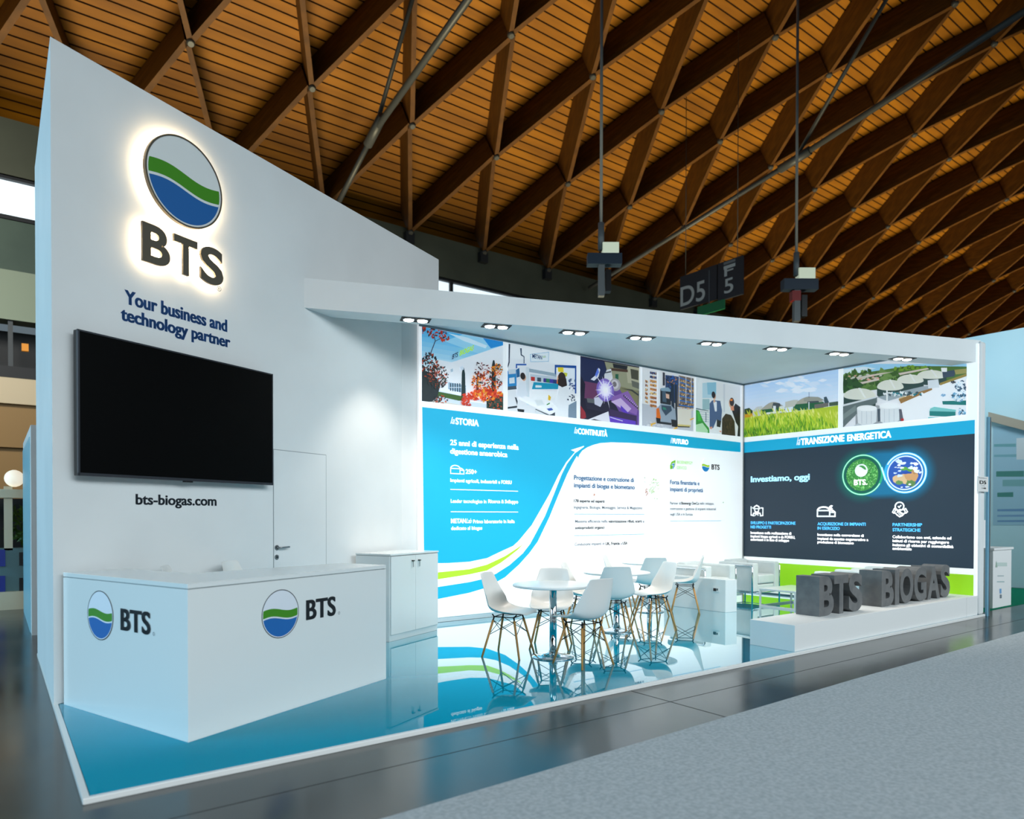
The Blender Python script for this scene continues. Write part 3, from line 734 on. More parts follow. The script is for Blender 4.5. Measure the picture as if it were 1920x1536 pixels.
def ph_weld(a):
    rect(a, 0, 0, 1, 1, (40, 36, 58)); z = lambda pts, c: a.z(Z2, pts, c)
    z([(380, 230), (770, 300), (770, 560), (450, 500)], (150, 150, 124)); z([(620, 280), (770, 300), (770, 480), (640, 470)], (176, 172, 148))
    z([(440, 300), (640, 320), (640, 350), (440, 330)], (80, 56, 44)); z([(470, 250), (640, 280), (630, 320), (480, 300)], (36, 36, 44)); z([(500, 370), (535, 370), (535, 430), (500, 430)], (38, 96, 72)); z([(670, 310), (760, 330), (760, 440), (680, 420)], (74, 72, 60))
    z([(420, 560), (540, 500), (770, 700), (770, 960), (600, 900)], (108, 74, 156)); z([(520, 500), (760, 560), (765, 780), (640, 680)], (128, 124, 92)); z([(560, 530), (680, 560), (765, 620), (765, 600), (690, 545)], (52, 54, 58)); z([(680, 440), (770, 470), (770, 540), (690, 510)], (98, 100, 92))
    z([(430, 640), (640, 560), (755, 740), (740, 830), (520, 740)], (140, 100, 176)); z([(450, 680), (560, 640), (680, 760), (640, 800)], (206, 180, 226))
    z([(590, 600), (755, 750), (750, 762), (590, 620)], (46, 30, 70)); z([(560, 720), (740, 900), (730, 940), (560, 770)], (94, 60, 190)); z([(430, 760), (740, 840), (740, 962), (430, 920)], (62, 44, 84)); z([(430, 840), (730, 900), (730, 960), (430, 925)], (96, 62, 190)); z([(440, 850), (585, 895), (580, 902), (440, 858)], (220, 210, 240))
    for i in range(9): z([(600 + i * 17, 620 + i * 15), (612 + i * 17, 606 + i * 15), (616 + i * 17, 612 + i * 15), (604 + i * 17, 626 + i * 15)], (200, 180, 220))
    q = a.p.px(1070 + 500 / 6, 640 + 490 / 6); a.ell(q, 0.115, 0.10, (170, 164, 170), 24); a.ell((q[0] - 0.01, q[1] + 0.005), 0.08, 0.07, (206, 200, 206), 24); a.ell((q[0] - 0.02, q[1] + 0.005), 0.045, 0.042, (120, 112, 118), 20)
    z([(375, 330), (450, 310), (470, 420), (420, 470), (375, 420)], (212, 214, 222)); z([(385, 350), (450, 335), (452, 350), (385, 362)], (60, 60, 70))
    z([(105, 180), (370, 230), (400, 330), (340, 440), (300, 500), (160, 480), (105, 380)], (34, 40, 78)); z([(150, 450), (310, 480), (320, 600), (250, 660), (150, 640)], (108, 58, 96)); z([(105, 380), (160, 480), (150, 640), (180, 760), (390, 800), (340, 870), (105, 890)], (30, 26, 48))
    z([(220, 430), (280, 380), (310, 300), (328, 320), (310, 400), (260, 445)], (222, 226, 240)); z([(270, 380), (300, 300), (316, 350), (285, 410)], (90, 120, 220))
    z([(175, 640), (260, 650), (265, 700), (185, 690)], (96, 100, 104)); z([(260, 640), (330, 620), (360, 680), (330, 740), (265, 710)], (206, 206, 226))
    z([(170, 890), (420, 790), (440, 920), (360, 920)], (226, 224, 236)); z([(180, 895), (260, 875), (350, 900), (355, 918)], (50, 46, 46)); z([(105, 720), (160, 800), (170, 860), (110, 885)], (150, 40, 52))
    q = a.p.px(1070 + 385 / 6, 640 + 550 / 6)
    for r, c in ((0.19, (128, 104, 190)), (0.15, (176, 160, 226)), (0.11, (222, 214, 250)), (0.075, (255, 255, 255))): a.ell(q, r, r * 0.95, c, 24)
    for i in range(14):
        t = i * 2 * pi / 14 + 0.1; l = 0.14 + 0.08 * (i % 3); a.poly([(q[0] + 0.05 * math.cos(t + 0.3), q[1] + 0.05 * math.sin(t + 0.3)), (q[0] + l * math.cos(t), q[1] + l * math.sin(t)), (q[0] + 0.05 * math.cos(t - 0.3), q[1] + 0.05 * math.sin(t - 0.3))], (240, 236, 255))
def ph_fork(a):
    rect(a, 0, 0, 1, 1, (224, 226, 230)); z = lambda pts, c: a.z(Z2, pts, c)
    z([(800, 700), (960, 730), (1380, 760), (1380, 1035), (800, 970)], (190, 194, 204)); a.scatter((1060, 950, 260, 70), 90, 14, [(206, 210, 218), (170, 176, 190), (224, 226, 232)], Z2, 3, 0.3)
    for cx, w_ in ((850, 30), (925, 74)):
        for i in range(9):
            y = 340 + i * 46
            if cx == 850 and (i < 2 or i > 7): continue
            z([(cx - w_ / 2, y), (cx + w_ / 2, y + 14), (cx + w_ / 2, y + 40), (cx - w_ / 2, y + 26)], random.choice([(206, 150, 84), (228, 196, 140), (40, 60, 110), (190, 120, 60)]))
            a.scatter((cx, y + 22, w_ / 2, 14), 10, 8, [(40, 60, 120), (220, 170, 90), (60, 50, 50)], Z2)
    z([(975, 340), (1000, 345), (1000, 760), (975, 760)], (226, 232, 238)); z([(1030, 350), (1055, 355), (1055, 500), (1030, 500)], (60, 60, 70))
    z([(1060, 380), (1210, 400), (1210, 720), (1060, 640)], (50, 70, 110)); z([(1210, 385), (1380, 420), (1380, 760), (1190, 740)], (120, 104, 92))
    for i in range(7):
        y = 400 + i * 52
        z([(1210, y), (1380, y + 60 - i * 6), (1380, y + 72 - i * 6), (1210, y + 12)], (40, 110, 190))
        a.scatter((1295, y + 55, 85, 18), 26, 11, [(206, 160, 100), (60, 50, 50), (230, 200, 150), (44, 56, 90)], Z2)
    a.scatter((1130, 450, 70, 70), 40, 13, [(40, 100, 190), (36, 44, 60), (190, 130, 80)], Z2)
    for x in (1210, 1285, 1345): z([(x, 395), (x + 7, 397), (x + 7, 700), (x, 700)], (200, 206, 216))
    z([(1195, 760), (1350, 770), (1345, 940), (1195, 950)], (222, 216, 204)); z([(1195, 935), (1340, 945), (1340, 965), (1195, 960)], (206, 190, 120)); z([(1195, 955), (1330, 962), (1330, 972), (1195, 968)], (40, 36, 36))
    z([(1000, 540), (1090, 530), (1120, 560), (1120, 720), (1000, 700)], (36, 40, 50)); z([(1000, 530), (1085, 520), (1115, 545), (1115, 570), (1010, 560)], (130, 160, 180)); z([(1120, 470), (1150, 480), (1160, 760), (1125, 760)], (36, 48, 66)); z([(1165, 490), (1185, 495), (1195, 960), (1170, 960)], (40, 48, 58))
    z([(1020, 570), (1060, 560), (1070, 690), (1025, 680)], (70, 90, 110)); z([(1060, 590), (1100, 600), (1100, 650), (1065, 640)], (220, 180, 160))
    z([(960, 760), (1010, 700), (1120, 720), (1170, 780), (1180, 920), (1000, 910), (955, 870)], (150, 164, 180)); z([(955, 760), (985, 750), (1005, 860), (1000, 900), (955, 870)], (226, 110, 30)); z([(1010, 720), (1120, 730), (1130, 780), (1060, 840), (1015, 770)], (60, 76, 96)); z([(1025, 740), (1060, 750), (1070, 775), (1030, 770)], (50, 130, 110))
    z([(950, 860), (1000, 870), (1000, 930), (960, 925)], (34, 34, 38)); z([(1120, 880), (1190, 890), (1190, 970), (1130, 960)], (34, 34, 38)); z([(1000, 905), (1125, 920), (1125, 945), (1000, 930)], (40, 46, 52))
    for pts in ([(890, 930), (945, 915), (950, 928), (905, 944), (920, 980), (905, 980)], [(1115, 1000), (1185, 965), (1200, 975), (1135, 1008)], [(1330, 880), (1378, 860), (1378, 872), (1340, 892)]): z(pts, (228, 176, 50))
def ph_meet(a):
    rect(a, 0, 0, 1, 1, (220, 226, 230)); z = lambda pts, c: a.z(Z2, pts, c)
    z([(1480, 470), (1635, 460), (1635, 640), (1480, 640)], (176, 206, 220)); z([(1530, 465), (1635, 462), (1635, 600), (1540, 600)], (134, 184, 206)); z([(1640, 470), (1905, 520), (1905, 720), (1640, 640)], (214, 216, 220)); z([(1715, 480), (1735, 482), (1735, 800), (1715, 800)], (198, 202, 208))
    z([(1480, 650), (1560, 650), (1560, 770), (1480, 770)], (150, 184, 190)); z([(1405, 750), (1550, 780), (1550, 790), (1405, 765)], (110, 130, 136)); 
    for i in range(5): z([(1440, 790 + i * 26), (1555, 800 + i * 26), (1555, 806 + i * 26), (1440, 796 + i * 26)], (160, 176, 180))
    z([(1515, 800), (1523, 800), (1523, 910), (1515, 910)], (70, 84, 100)); z([(1405, 770), (1440, 780), (1490, 900), (1555, 980), (1560, 1060), (1405, 1045)], (56, 150, 60)); z([(1405, 940), (1480, 920), (1540, 1000), (1540, 1060), (1405, 1045)], (176, 220, 176)); z([(1415, 790), (1450, 800), (1470, 900), (1430, 900)], (70, 180, 70))
    z([(1560, 980), (1700, 960), (1850, 1080), (1560, 1060)], (226, 230, 234)); 
    z([(1560, 700), (1590, 665), (1680, 670), (1700, 780), (1690, 900), (1640, 880), (1600, 980), (1560, 970)], (74, 96, 134)); z([(1600, 680), (1640, 680), (1640, 790), (1620, 790)], (228, 232, 240)); z([(1640, 880), (1690, 900), (1680, 970), (1640, 960)], (40, 40, 44))
    person(a, Z2, (1607, 610), 40, (36, 30, 34), [(1600, 660), (1625, 660), (1620, 690), (1605, 690)], (206, 160, 132), face=1)
    z([(1810, 780), (1850, 700), (1905, 740), (1905, 1085), (1870, 1085), (1850, 900)], (32, 32, 38)); z([(1830, 870), (1880, 960), (1870, 1085), (1840, 1080)], (224, 226, 230))
    person(a, Z2, (1805, 690), 50, (48, 36, 34), [(1790, 720), (1830, 720), (1835, 780), (1800, 780)], (214, 140, 110), face=-1)
    z([(1790, 650), (1820, 650), (1815, 675), (1790, 670)], (230, 130, 50))
    z([(1700, 870), (1740, 815), (1800, 830), (1840, 900), (1850, 1085), (1695, 1065)], (58, 48, 38)); a.scatter((1770, 960, 60, 110), 60, 18, [(70, 56, 42), (40, 34, 30), (84, 68, 50)], Z2, 5, 1.4)
    z([(1560, 965), (1590, 960), (1585, 990), (1560, 985)], (206, 150, 130)); z([(1660, 1010), (1690, 1005), (1690, 1030)], (206, 150, 130))
photo(BACK, gp, 'photo_print', 'photo of a white hall behind red autumn leaves', (790.5, 690), (943, 700), ph_building)
photo(BACK, gp, 'photo_print', 'photo of two people in white coats in a laboratory', (951.3, 700), (1080.5, 730), ph_lab)
photo(BACK, gp, 'photo_print', 'photo of a welder with a bright arc', (1087.5, 730), (1198, 745), ph_weld)
photo(BACK, gp, 'photo_print', 'photo of a forklift in a warehouse', (1203, 745), (1299.7, 760), ph_fork)
photo(BACK, gp, 'photo_print', 'photo of three people meeting at a table', (1304, 760), (1387.6, 775), ph_meet)

WT = (250, 252, 253)
def block(plane, parent, name, label, items, lines=(), extra=None, h=0.006):
    """printed lines of text (each its own piece), ruled lines and one mark"""
    for i, it in enumerate(items):
        body, p0, p1, cap, col, bold = it[:6]
        a = Art(plane, h); a.tpx(body, p0, p1, cap, col, bold * 0.8 + 0.015, it[6] if len(it) > 6 else 0.0)
        W(a.build('lettering', None, None, label if i == 0 and not extra else None), parent)
    for (p0, p1, col, wd) in lines:
        a = Art(plane, h)
        q0, q1 = plane.px(*p0), plane.px(*p1); z = (q0[1] + q1[1]) / 2
        a.poly([(q0[0], z - wd / 2), (q1[0], z - wd / 2), (q1[0], z + wd / 2), (q0[0], z + wd / 2)], col)
        W(a.build('ruled_line', None), parent)
    if extra:
        a = Art(plane, h); extra(a); W(a.build(name if name != 'lettering' else 'mark', None, None, label), parent)
HB = 0.045
block(BACK, gp, 'lettering', 'white heading at the upper left', [('la', (844, 794.3), (852.5, 795.3), 13, WT, 0.0, 0.35), ('STORIA', (853.5, 795.3), (897.5, 799.7), 12.3, WT, HB)])
block(BACK, gp, 'lettering', 'white heading over the arrow tip', [('la', (1075.8, 812.4), (1082.5, 813.3), 12, WT, 0.0, 0.35), ('CONTINUITÀ', (1083, 813.5), (1138.5, 819), 10.8, WT, HB)])
block(BACK, gp, 'lettering', 'white heading at the upper right', [('il', (1256.5, 831), (1260, 831.4), 11, WT, 0.0, 0.35), ('FUTURO', (1260.7, 831.5), (1290, 833.6), 9.3, WT, HB)])
block(BACK, gp, 'lettering', 'bold white two-line statement', [('25 anni di esperienza nella', (843.5, 834), (972, 843.8), 10.3, WT, 0.03), ('digestione anaerobica', (843.5, 850), (951, 857.8), 10.3, WT, 0.03)])
def domes(a, c, w_, h_, col, t=0.012, x0=0, y0=0):
    """outline mark of two domed tanks"""
    P = lambda x, y: (c[0] + x * w_, c[1] + y * h_)
    a.stroke([P(0, 0.62), P(0, 0), P(1, 0), P(1, 0.42)], t, col)
    a.stroke([P(0.7, 0), P(0.7, 0.62), P(0, 0.62)], t, col)
    a.stroke([P(0.35 - 0.35 * math.cos(pi * i / 12), 0.62 + 0.38 * math.sin(pi * i / 12)) for i in range(13)], t, col)
    a.stroke([P(0.7 + 0.3 * i / 6, 0.70 - 0.28 * (i / 6) ** 2) for i in range(7)], t, col); a.stroke([P(0.7, 0.45), P(1, 0.42)], t, col)
def ex(a):
    q0 = a.p.px(844.5, 888); q1 = a.p.px(869.5, 889); q2 = a.p.px(844.5, 872.5); domes(a, q0, q1[0] - q0[0], q2[1] - q0[1], WT, 0.014)
block(BACK, gp, 'lettering', 'white two-dome mark with a count and caption', [('250+', (872.5, 888.3), (893.7, 889.3), 8.7, WT, 0.035), ('Impianti', (844, 903.6), (870.5, 904.6), 6.6, WT, 0.005), ('agricoli, industriali', (873, 904.6), (931.5, 907), 6.6, WT, 0.03), ('e', (934, 907), (937, 907), 6.6, WT, 0.005), ('FORSU', (939.5, 907), (959, 908), 6.6, WT, 0.03)], [((844, 917.5), (971, 921.7), WT, 0.011)], ex)
block(BACK, gp, 'lettering', 'white line about research', [('Leader tecnologico in', (844.7, 943), (911.5, 943.5), 6.9, WT, 0.005), ('Ricerca & Sviluppo', (915, 943.5), (971, 944), 6.9, WT, 0.03)], [((844.7, 959), (971, 961), WT, 0.011)])
block(BACK, gp, 'lettering', 'white lines about the laboratory', [('METAN', (845, 981), (873.5, 981), 8.6, WT, 0.045), ('Lab', (874, 981), (884, 981), 9, WT, 0.0, 0.35), ('Primo laboratorio in Italia', (886.7, 981), (964.5, 981), 6.8, WT, 0.012), ('dedicato al biogas', (845.5, 993.3), (903.7, 993.8), 6.8, WT, 0.012)])
block(BACK, gp, 'lettering', 'blue two-line statement in the middle', [('Progettazione e costruzione di', (1075.8, 900), (1188, 903.7), 8.6, TXB, 0.012), ('impianti di biogas e biometano', (1075.8, 914), (1189.7, 917.5), 8.6, TXB, 0.012)])
def ex(a): a.scatter((1114, 927.5, 2, 3), 6, 1.3, [(196, 110, 40), (150, 80, 30)], (0, 0, 1))
block(BACK, gp, 'lettering', 'dark paragraph under the middle statement', [('178 esperte ed esperti', (1075.8, 942), (1133, 942.4), 5.6, INK, 0.02), ('Ingegneria, Biologia, Montaggio, Service & Magazzino', (1075.8, 954), (1204, 954.7), 5.4, (90, 100, 112), 0.0)], [((1076, 963.5), (1207.8, 965), PALE, 0.009)], ex)
block(BACK, gp, 'lettering', 'dark paragraph about efficiency', [('Massima efficienza nella', (1078, 980), (1138.5, 980), 5.4, (90, 100, 112), 0.0), ('valorizzazione rifiuti, scarti', (1140.5, 980), (1203, 980), 5.4, INK, 0.018), ('e', (1205, 980), (1207.5, 980), 5.2, (90, 100, 112), 0.0), ('sottoprodotti organici', (1078, 991.7), (1133, 992), 5.4, INK, 0.018)], [((1076, 1004), (1207.8, 1002.3), PALE, 0.009)])
block(BACK, gp, 'lettering', 'dark line about countries', [('Conduzione impianti in', (1077, 1023), (1133, 1022), 5.4, (90, 100, 112), 0.0), ('UK, Francia', (1135, 1022), (1161.5, 1021.5), 5.6, INK, 0.02), ('e', (1163.5, 1021.5), (1165.5, 1021.5), 5.2, (90, 100, 112), 0.0), ('USA', (1167, 1021.3), (1176, 1021), 5.6, INK, 0.02)])
def ex(a):
    zc = (1060, 780, 5.818)
    GRN = [(150, 190, 90), (120, 170, 80), (170, 180, 120)]
    for reg, n_ in (((965, 740, 45, 60), 44), ((940, 815, 35, 30), 34), ((985, 900, 18, 45), 12), ((1005, 760, 22, 40), 12)): a.scatter(reg, n_, 4.6, GRN, zc, 1.2)
    a.scatter((882, 830, 14, 40), 22, 4.6, [(176, 110, 80), (150, 90, 60)], zc, 1.2); a.scatter((865, 690, 8, 50), 8, 4.2, [(170, 180, 150)], zc, 1.2); a.scatter((835, 672, 8, 8), 3, 4, [(190, 190, 190)], zc, 1.2); a.scatter((1720, 945, 3, 4), 4, 5, [(70, 150, 60)], zc, 1.2)
block(BACK, gp, 'map_dots', 'scattered green and brown map dots', [], [], ex)
def ex(a):
    zc = (1060, 780, 5.818)
    for pts, c in (([(1140, 580), (1140, 540), (1155, 500), (1200, 480), (1198, 520), (1190, 560)], (120, 184, 40)), ([(1140, 580), (1148, 545), (1165, 518), (1190, 512), (1180, 575)], (250, 251, 252)), ([(1140, 580), (1150, 540), (1165, 522), (1188, 518), (1178, 578)], (40, 120, 196)), ([(1140, 580), (1145, 556), (1155, 538), (1175, 535), (1168, 578)], (250, 251, 252)), ([(1140, 582), (1142, 556), (1152, 540), (1172, 540), (1166, 578)], (104, 176, 36))): a.z(zc, pts, c)
block(BACK, gp, 'partner_mark', 'green leaf-like partner mark', [('BIOENERGY', (1268.8, 869.6), (1298.6, 871), 6, (150, 200, 110), 0.0), ('DEVCO', (1268.8, 880), (1287, 880.3), 6, (150, 200, 110), 0.0)], [], ex)
def ex(a):
    q = a.p.px(1322.6, 873.3); r = abs(a.p.px(1330.3, 873.3)[0] - q[0]); emblem(a, q, r, r, (160, 200, 40), (26, 120, 184), (200, 208, 214), (250, 251, 252), 0.05)
block(BACK, gp, 'emblem_print', 'small round emblem with initials', [('BTS', (1333.6, 880.5), (1348.8, 881), 9.8, (40, 46, 54), 0.03)], [], ex)
block(BACK, gp, 'lettering', 'blue two-line statement at the right', [('Forza finanziaria e', (1256, 908), (1311, 909.8), 8, TXB, 0.012), ('impianti di proprietà', (1256, 921.3), (1317.8, 922.7), 8, TXB, 0.012)])
block(BACK, gp, 'lettering', 'dark paragraph at the right', [('Partner di', (1256, 946), (1276, 946.3), 5.2, (90, 100, 112), 0.0), ('Bioenergy DevCo', (1277, 946.3), (1310, 946.5), 5.4, INK, 0.018), ('nello sviluppo,', (1311.5, 946.5), (1338.4, 946.7), 5.2, (90, 100, 112), 0.0), ('costruzione e gestione di impianti industriali', (1256, 956.5), (1341.9, 956.7), 5.2, (90, 100, 112), 0.0), ('negli USA e in Europa', (1256, 966.8), (1298.4, 966.8), 5.2, (90, 100, 112), 0.0)], [((1256, 977), (1351.7, 977), PALE, 0.009)])

# ------------------------------------------------------------------ graphic on the right wall
sp = thing('wall_graphic', 'back-lit dark blue graphic with two landscape photos on the right side wall', 'wall graphic', (RX - 0.03, 6.1, 0.1))
sy0, sy1 = SIDE.px(1394.5, 900)[0], SIDE.px(1832, 900)[0]
m = MB(); m.box(RX - 0.044, RX - 0.001, BY - sy1, BY - max(0.046, sy0), 0.06, 3.902)
W(m.build('lightbox_frame', M_frame), sp)
a = Art(SIDE, 0.0005); s0, s1 = max(0.05, sy0 + 0.01), SIDE.px(1827, 900)[0]
a.poly([(s0, 0.064), (sy1 - 0.004, 0.064), (sy1 - 0.004, 3.898), (s0, 3.898)], WH)
yb_ = 0.5 * (SIDE.px(1396, 848)[1] + SIDE.px(1825.7, 815)[1]); yt_ = 0.5 * (SIDE.px(1395, 827.5)[1] + SIDE.px(1825.7, 790)[1]); yd_ = 0.69
a.poly([(s0, yd_), (s1, yd_), (s1, yb_), (s0, yb_)], (36, 50, 64))
a.poly([(s0, yb_), (s1, yb_), (s1, yt_), (s0, yt_)], (14, 168, 210))
a.poly([(s0, 0.085), (s1, 0.085), (s1, 0.602), (s0, 0.602)], (150, 214, 30))
W(a.build('printed_panel', None), sp)
Z3 = (1380, 660, 4)
def ph_field(a):
    grad(a, 0.3, 1.0, (228, 234, 244), (176, 206, 240), 10)
    z = lambda pts, c: a.z(Z3, pts, c)
    a.scatter((400, 240, 330, 60), 40, 40, [(228, 236, 246), (206, 222, 242)], Z3, 3, 0.1)
    z([(60, 430), (100, 420), (125, 440), (125, 480), (60, 490)], (50, 74, 40)); z([(60, 470), (125, 460), (125, 490), (60, 495)], (206, 150, 30))
    z([(125, 440), (160, 410), (200, 405), (200, 480), (125, 485)], (196, 200, 198))
    for (x0, x1, yb, yt, yd) in ((185, 370, 470, 425, 375), (430, 660, 435, 385, 335)):
        z([(x0, yt + 10), (x1, yt - 10), (x1, yb - 15), (x0, yb + 10)], (36, 96, 62))
        z([(x0, yt + 10)] + [(x0 + (x1 - x0) * i / 10, yt + 10 - 20 * i / 10 - (yt - yd) * math.sin(pi * i / 10)) for i in range(1, 10)] + [(x1, yt - 10)], (168, 164, 150))
        z([(x0 + (x1 - x0) * .45, yt + 2)] + [(x0 + (x1 - x0) * (.45 + .4 * i / 6), yt + 2 - 8 * i / 6 - (yt - yd) * (0.95 - 0.3 * i / 6) * (1 if 0 < i < 6 else 0)) for i in range(7)], (70, 78, 84))
    z([(370, 375), (430, 360), (470, 358), (440, 410), (370, 420)], (190, 190, 180)); z([(510, 350), (540, 335), (620, 338), (670, 365), (510, 372)], (150, 150, 140))
    z([(230, 455), (280, 450), (280, 405), (300, 405), (300, 450), (420, 430), (420, 445), (230, 470)], (226, 230, 232)); z([(310, 420), (370, 412), (370, 440), (310, 445)], (34, 90, 60)); z([(330, 408), (368, 404), (368, 430), (330, 434)], (214, 220, 222))
    z([(590, 395), (695, 380), (695, 410), (590, 425)], (110, 106, 100)); z([(660, 340), (680, 335), (700, 380), (665, 385)], (60, 80, 90)); z([(545, 375), (552, 375), (552, 435), (545, 435)], (220, 224, 226)); z([(548, 300), (551, 300), (551, 345), (548, 345)], (70, 76, 80)); z([(700, 380), (772, 370), (772, 400), (700, 408)], (70, 90, 70))
    z([(58, 495), (300, 465), (560, 432), (775, 400), (775, 600), (58, 660)], (178, 196, 50))
    a.scatter((420, 470, 360, 40), 150, 22, [(206, 214, 90), (190, 204, 60), (222, 226, 130)], Z3, 5, 1.3)
    a.scatter((420, 555, 370, 75), 420, 26, [(150, 190, 40), (120, 172, 40), (186, 206, 60), (206, 220, 90), (92, 146, 34)], Z3, 6, 1.45)
    a.scatter((380, 610, 340, 40), 260, 24, [(84, 142, 34), (110, 164, 40), (150, 190, 50), (60, 110, 30)], Z3, 6, 1.5)
def ph_tanks(a):
    rect(a, 0, 0, 1, 1, (222, 222, 226)); z = lambda pts, c: a.z(Z3, pts, c)
    z([(805, 90), (1740, 90), (1740, 125), (1000, 160), (805, 185)], (150, 200, 230)); z([(805, 130), (960, 110), (1050, 125), (900, 165), (805, 178)], (214, 230, 240))
    z([(805, 180), (1300, 105), (1740, 110), (1740, 200), (1000, 290), (805, 310)], (78, 112, 52))
    a.scatter((1050, 200, 260, 60), 160, 26, [(60, 92, 40), (92, 128, 60), (50, 80, 36), (110, 140, 76)], Z3, 1.6); a.scatter((1330, 125, 140, 18), 60, 18, [(110, 150, 40), (60, 92, 40)], Z3, 2)
    for pts in ([(820, 205), (1080, 160), (1180, 150), (860, 220)], [(900, 235), (1070, 200), (1080, 212), (910, 250)], [(1220, 160), (1440, 120), (1450, 130), (1230, 175)]): z(pts, (206, 190, 180))
    a.scatter((980, 190, 140, 20), 30, 16, [(214, 160, 140), (190, 190, 180)], Z3, 2.5, -0.2); a.scatter((870, 250, 66, 40), 60, 26, [(44, 80, 40), (60, 100, 48), (36, 66, 34)], Z3, 1.4)
    for (cx, cy, w_, h_, hb) in ((1470, 175, 110, 46, 60), (1310, 210, 100, 48, 68), (1160, 258, 100, 56, 76), (930, 325, 120, 60, 110)):
        z([(cx - w_, cy + 8)] + [(cx - w_ * math.cos(pi * i / 12), cy + 8 + hb - 18 + 26 * math.sin(pi * i / 12)) for i in range(13)] + [(cx + w_, cy + 8)], (48, 70, 66))
        z([(cx - w_ * math.cos(pi * i / 16), cy + 8 - h_ * math.sin(pi * i / 16)) for i in range(17)] + [(cx + w_ * math.cos(pi * i / 16), cy + 8 + 0.45 * h_ * math.sin(pi * i / 16)) for i in range(1, 16)], (216, 216, 204))
        z([(cx - w_ * 0.1, cy - h_ * 0.9), (cx + w_ * .05, cy - h_ * 0.9), (cx + w_ * 0.4, cy + h_ * 0.3), (cx + w_ * .3, cy + h_ * 0.35)], (232, 232, 224))
    z([(1550, 150), (1650, 135), (1640, 185), (1555, 195)], (60, 72, 88)); z([(1640, 135), (1740, 125), (1740, 160), (1650, 170)], (150, 140, 80))
    z([(1540, 120), (1585, 120), (1585, 150), (1545, 150)], (236, 236, 236))
    z([(805, 400), (900, 385), (1000, 360), (1060, 340), (1060, 380), (905, 470), (805, 570)], (96, 108, 108)); z([(805, 395), (1050, 335), (1055, 345), (805, 410)], (206, 210, 212)); z([(805, 470), (900, 400), (905, 440), (820, 500), (805, 520)], (120, 132, 130))
    z([(1240, 390), (1480, 270), (1740, 180), (1740, 500), (1240, 535)], (232, 230, 232))
    z([(1222, 355), (1470, 262), (1475, 285), (1240, 388)], (150, 110, 60)); z([(1225, 348), (1468, 258), (1470, 264), (1226, 356)], (196, 170, 120)); z([(1530, 235), (1740, 160), (1740, 178), (1535, 252)], (150, 126, 60))
    z([(1060, 340), (1400, 260), (1480, 250), (1480, 270), (1140, 370)], (150, 160, 166)); a.scatter((1270, 315, 160, 14), 60, 11, [(60, 76, 84), (226, 230, 232), (40, 120, 130)], Z3, 1.6); z([(1440, 215), (1520, 205), (1530, 270), (1445, 275)], (206, 210, 214)); z([(1130, 290), (1142, 290), (1142, 375), (1130, 375)], (226, 228, 228))
    z([(900, 470), (1060, 400), (1240, 430), (1250, 520), (900, 560)], (150, 152, 156)); z([(860, 570), (960, 510), (980, 560), (900, 575)], (180, 186, 190))
    for (cx, w_, t, b) in ((985, 75, 405, 545), (1155, 75, 388, 535)):
        z([(cx - w_, t + 20), (cx + w_, t + 15), (cx + w_ * 0.95, b - 20), (cx + w_ * 0.5, b), (cx - w_ * 0.5, b + 3), (cx - w_ * 0.9, b - 12)], (214, 216, 218)); z([(cx - w_ * math.cos(2 * pi * i / 16), t + 18 + 22 * math.sin(2 * pi * i / 16)) for i in range(16)], (236, 236, 236))
        for j in range(3): z([(cx - 40 + j * 36, t + 40), (cx - 36 + j * 36, t + 40), (cx - 36 + j * 36, b - 5), (cx - 40 + j * 36, b - 5)], (186, 190, 194))
    z([(1065, 430), (1085, 425), (1085, 520), (1068, 525)], (70, 80, 90)); z([(1225, 430), (1245, 430), (1262, 525), (1235, 530)], (90, 90, 100)); z([(1240, 500), (1262, 500), (1262, 522), (1242, 524)], (180, 40, 40))
    z([(1455, 440), (1480, 420), (1650, 445), (1650, 490), (1455, 480)], (30, 120, 116)); z([(1460, 425), (1490, 412), (1655, 435), (1650, 450), (1455, 445)], (120, 190, 186)); z([(1550, 370), (1730, 365), (1730, 400), (1555, 395)], (24, 112, 108)); z([(1680, 430), (1730, 430), (1730, 490), (1670, 485)], (150, 180, 200)); z([(1445, 490), (1560, 490), (1560, 515), (1445, 518)], (100, 180, 180))
    a.scatter((1680, 330, 50, 40), 70, 13, [(190, 206, 216), (60, 90, 110), (230, 234, 238), (110, 160, 190)], Z3, 1.6); a.scatter((1690, 260, 40, 40), 60, 13, [(190, 206, 216), (70, 90, 110), (230, 234, 238)], Z3, 1.6); a.scatter((1700, 455, 26, 36), 30, 12, [(60, 80, 100), (220, 228, 234), (120, 170, 200)], Z3, 1.6); a.scatter((1635, 230, 16, 8), 8, 10, [(50, 56, 64)], Z3, 2); a.scatter((1560, 325, 18, 8), 6, 12, [(120, 160, 190)], Z3, 2)
photo(SIDE, sp, 'photo_print', 'photo of domed tanks behind a green field', (1396.5, 770), (1572, 760), ph_field, 2.905, zt_)
photo(SIDE, sp, 'photo_print', 'aerial photo of a row of domed tanks', (1581, 760), (1812.5, 740), ph_tanks, 2.905, zt_)
LB = (128, 214, 244)
block(SIDE, sp, 'lettering', 'white heading on the blue band', [('la', (1493.7, 834.6), (1501, 834), 15, WT, 0.0, 0.35), ('TRANSIZIONE', (1501.7, 834), (1583.7, 828), 12.2, WT, HB), ('ENERGETICA', (1588.7, 827.5), (1671.7, 820), 12.4, WT, HB)])
block(SIDE, sp, 'lettering', 'pale blue slogan', [('Investiamo, oggi', (1408, 903.8), (1518.7, 900), 11, (200, 236, 248), 0.03)])
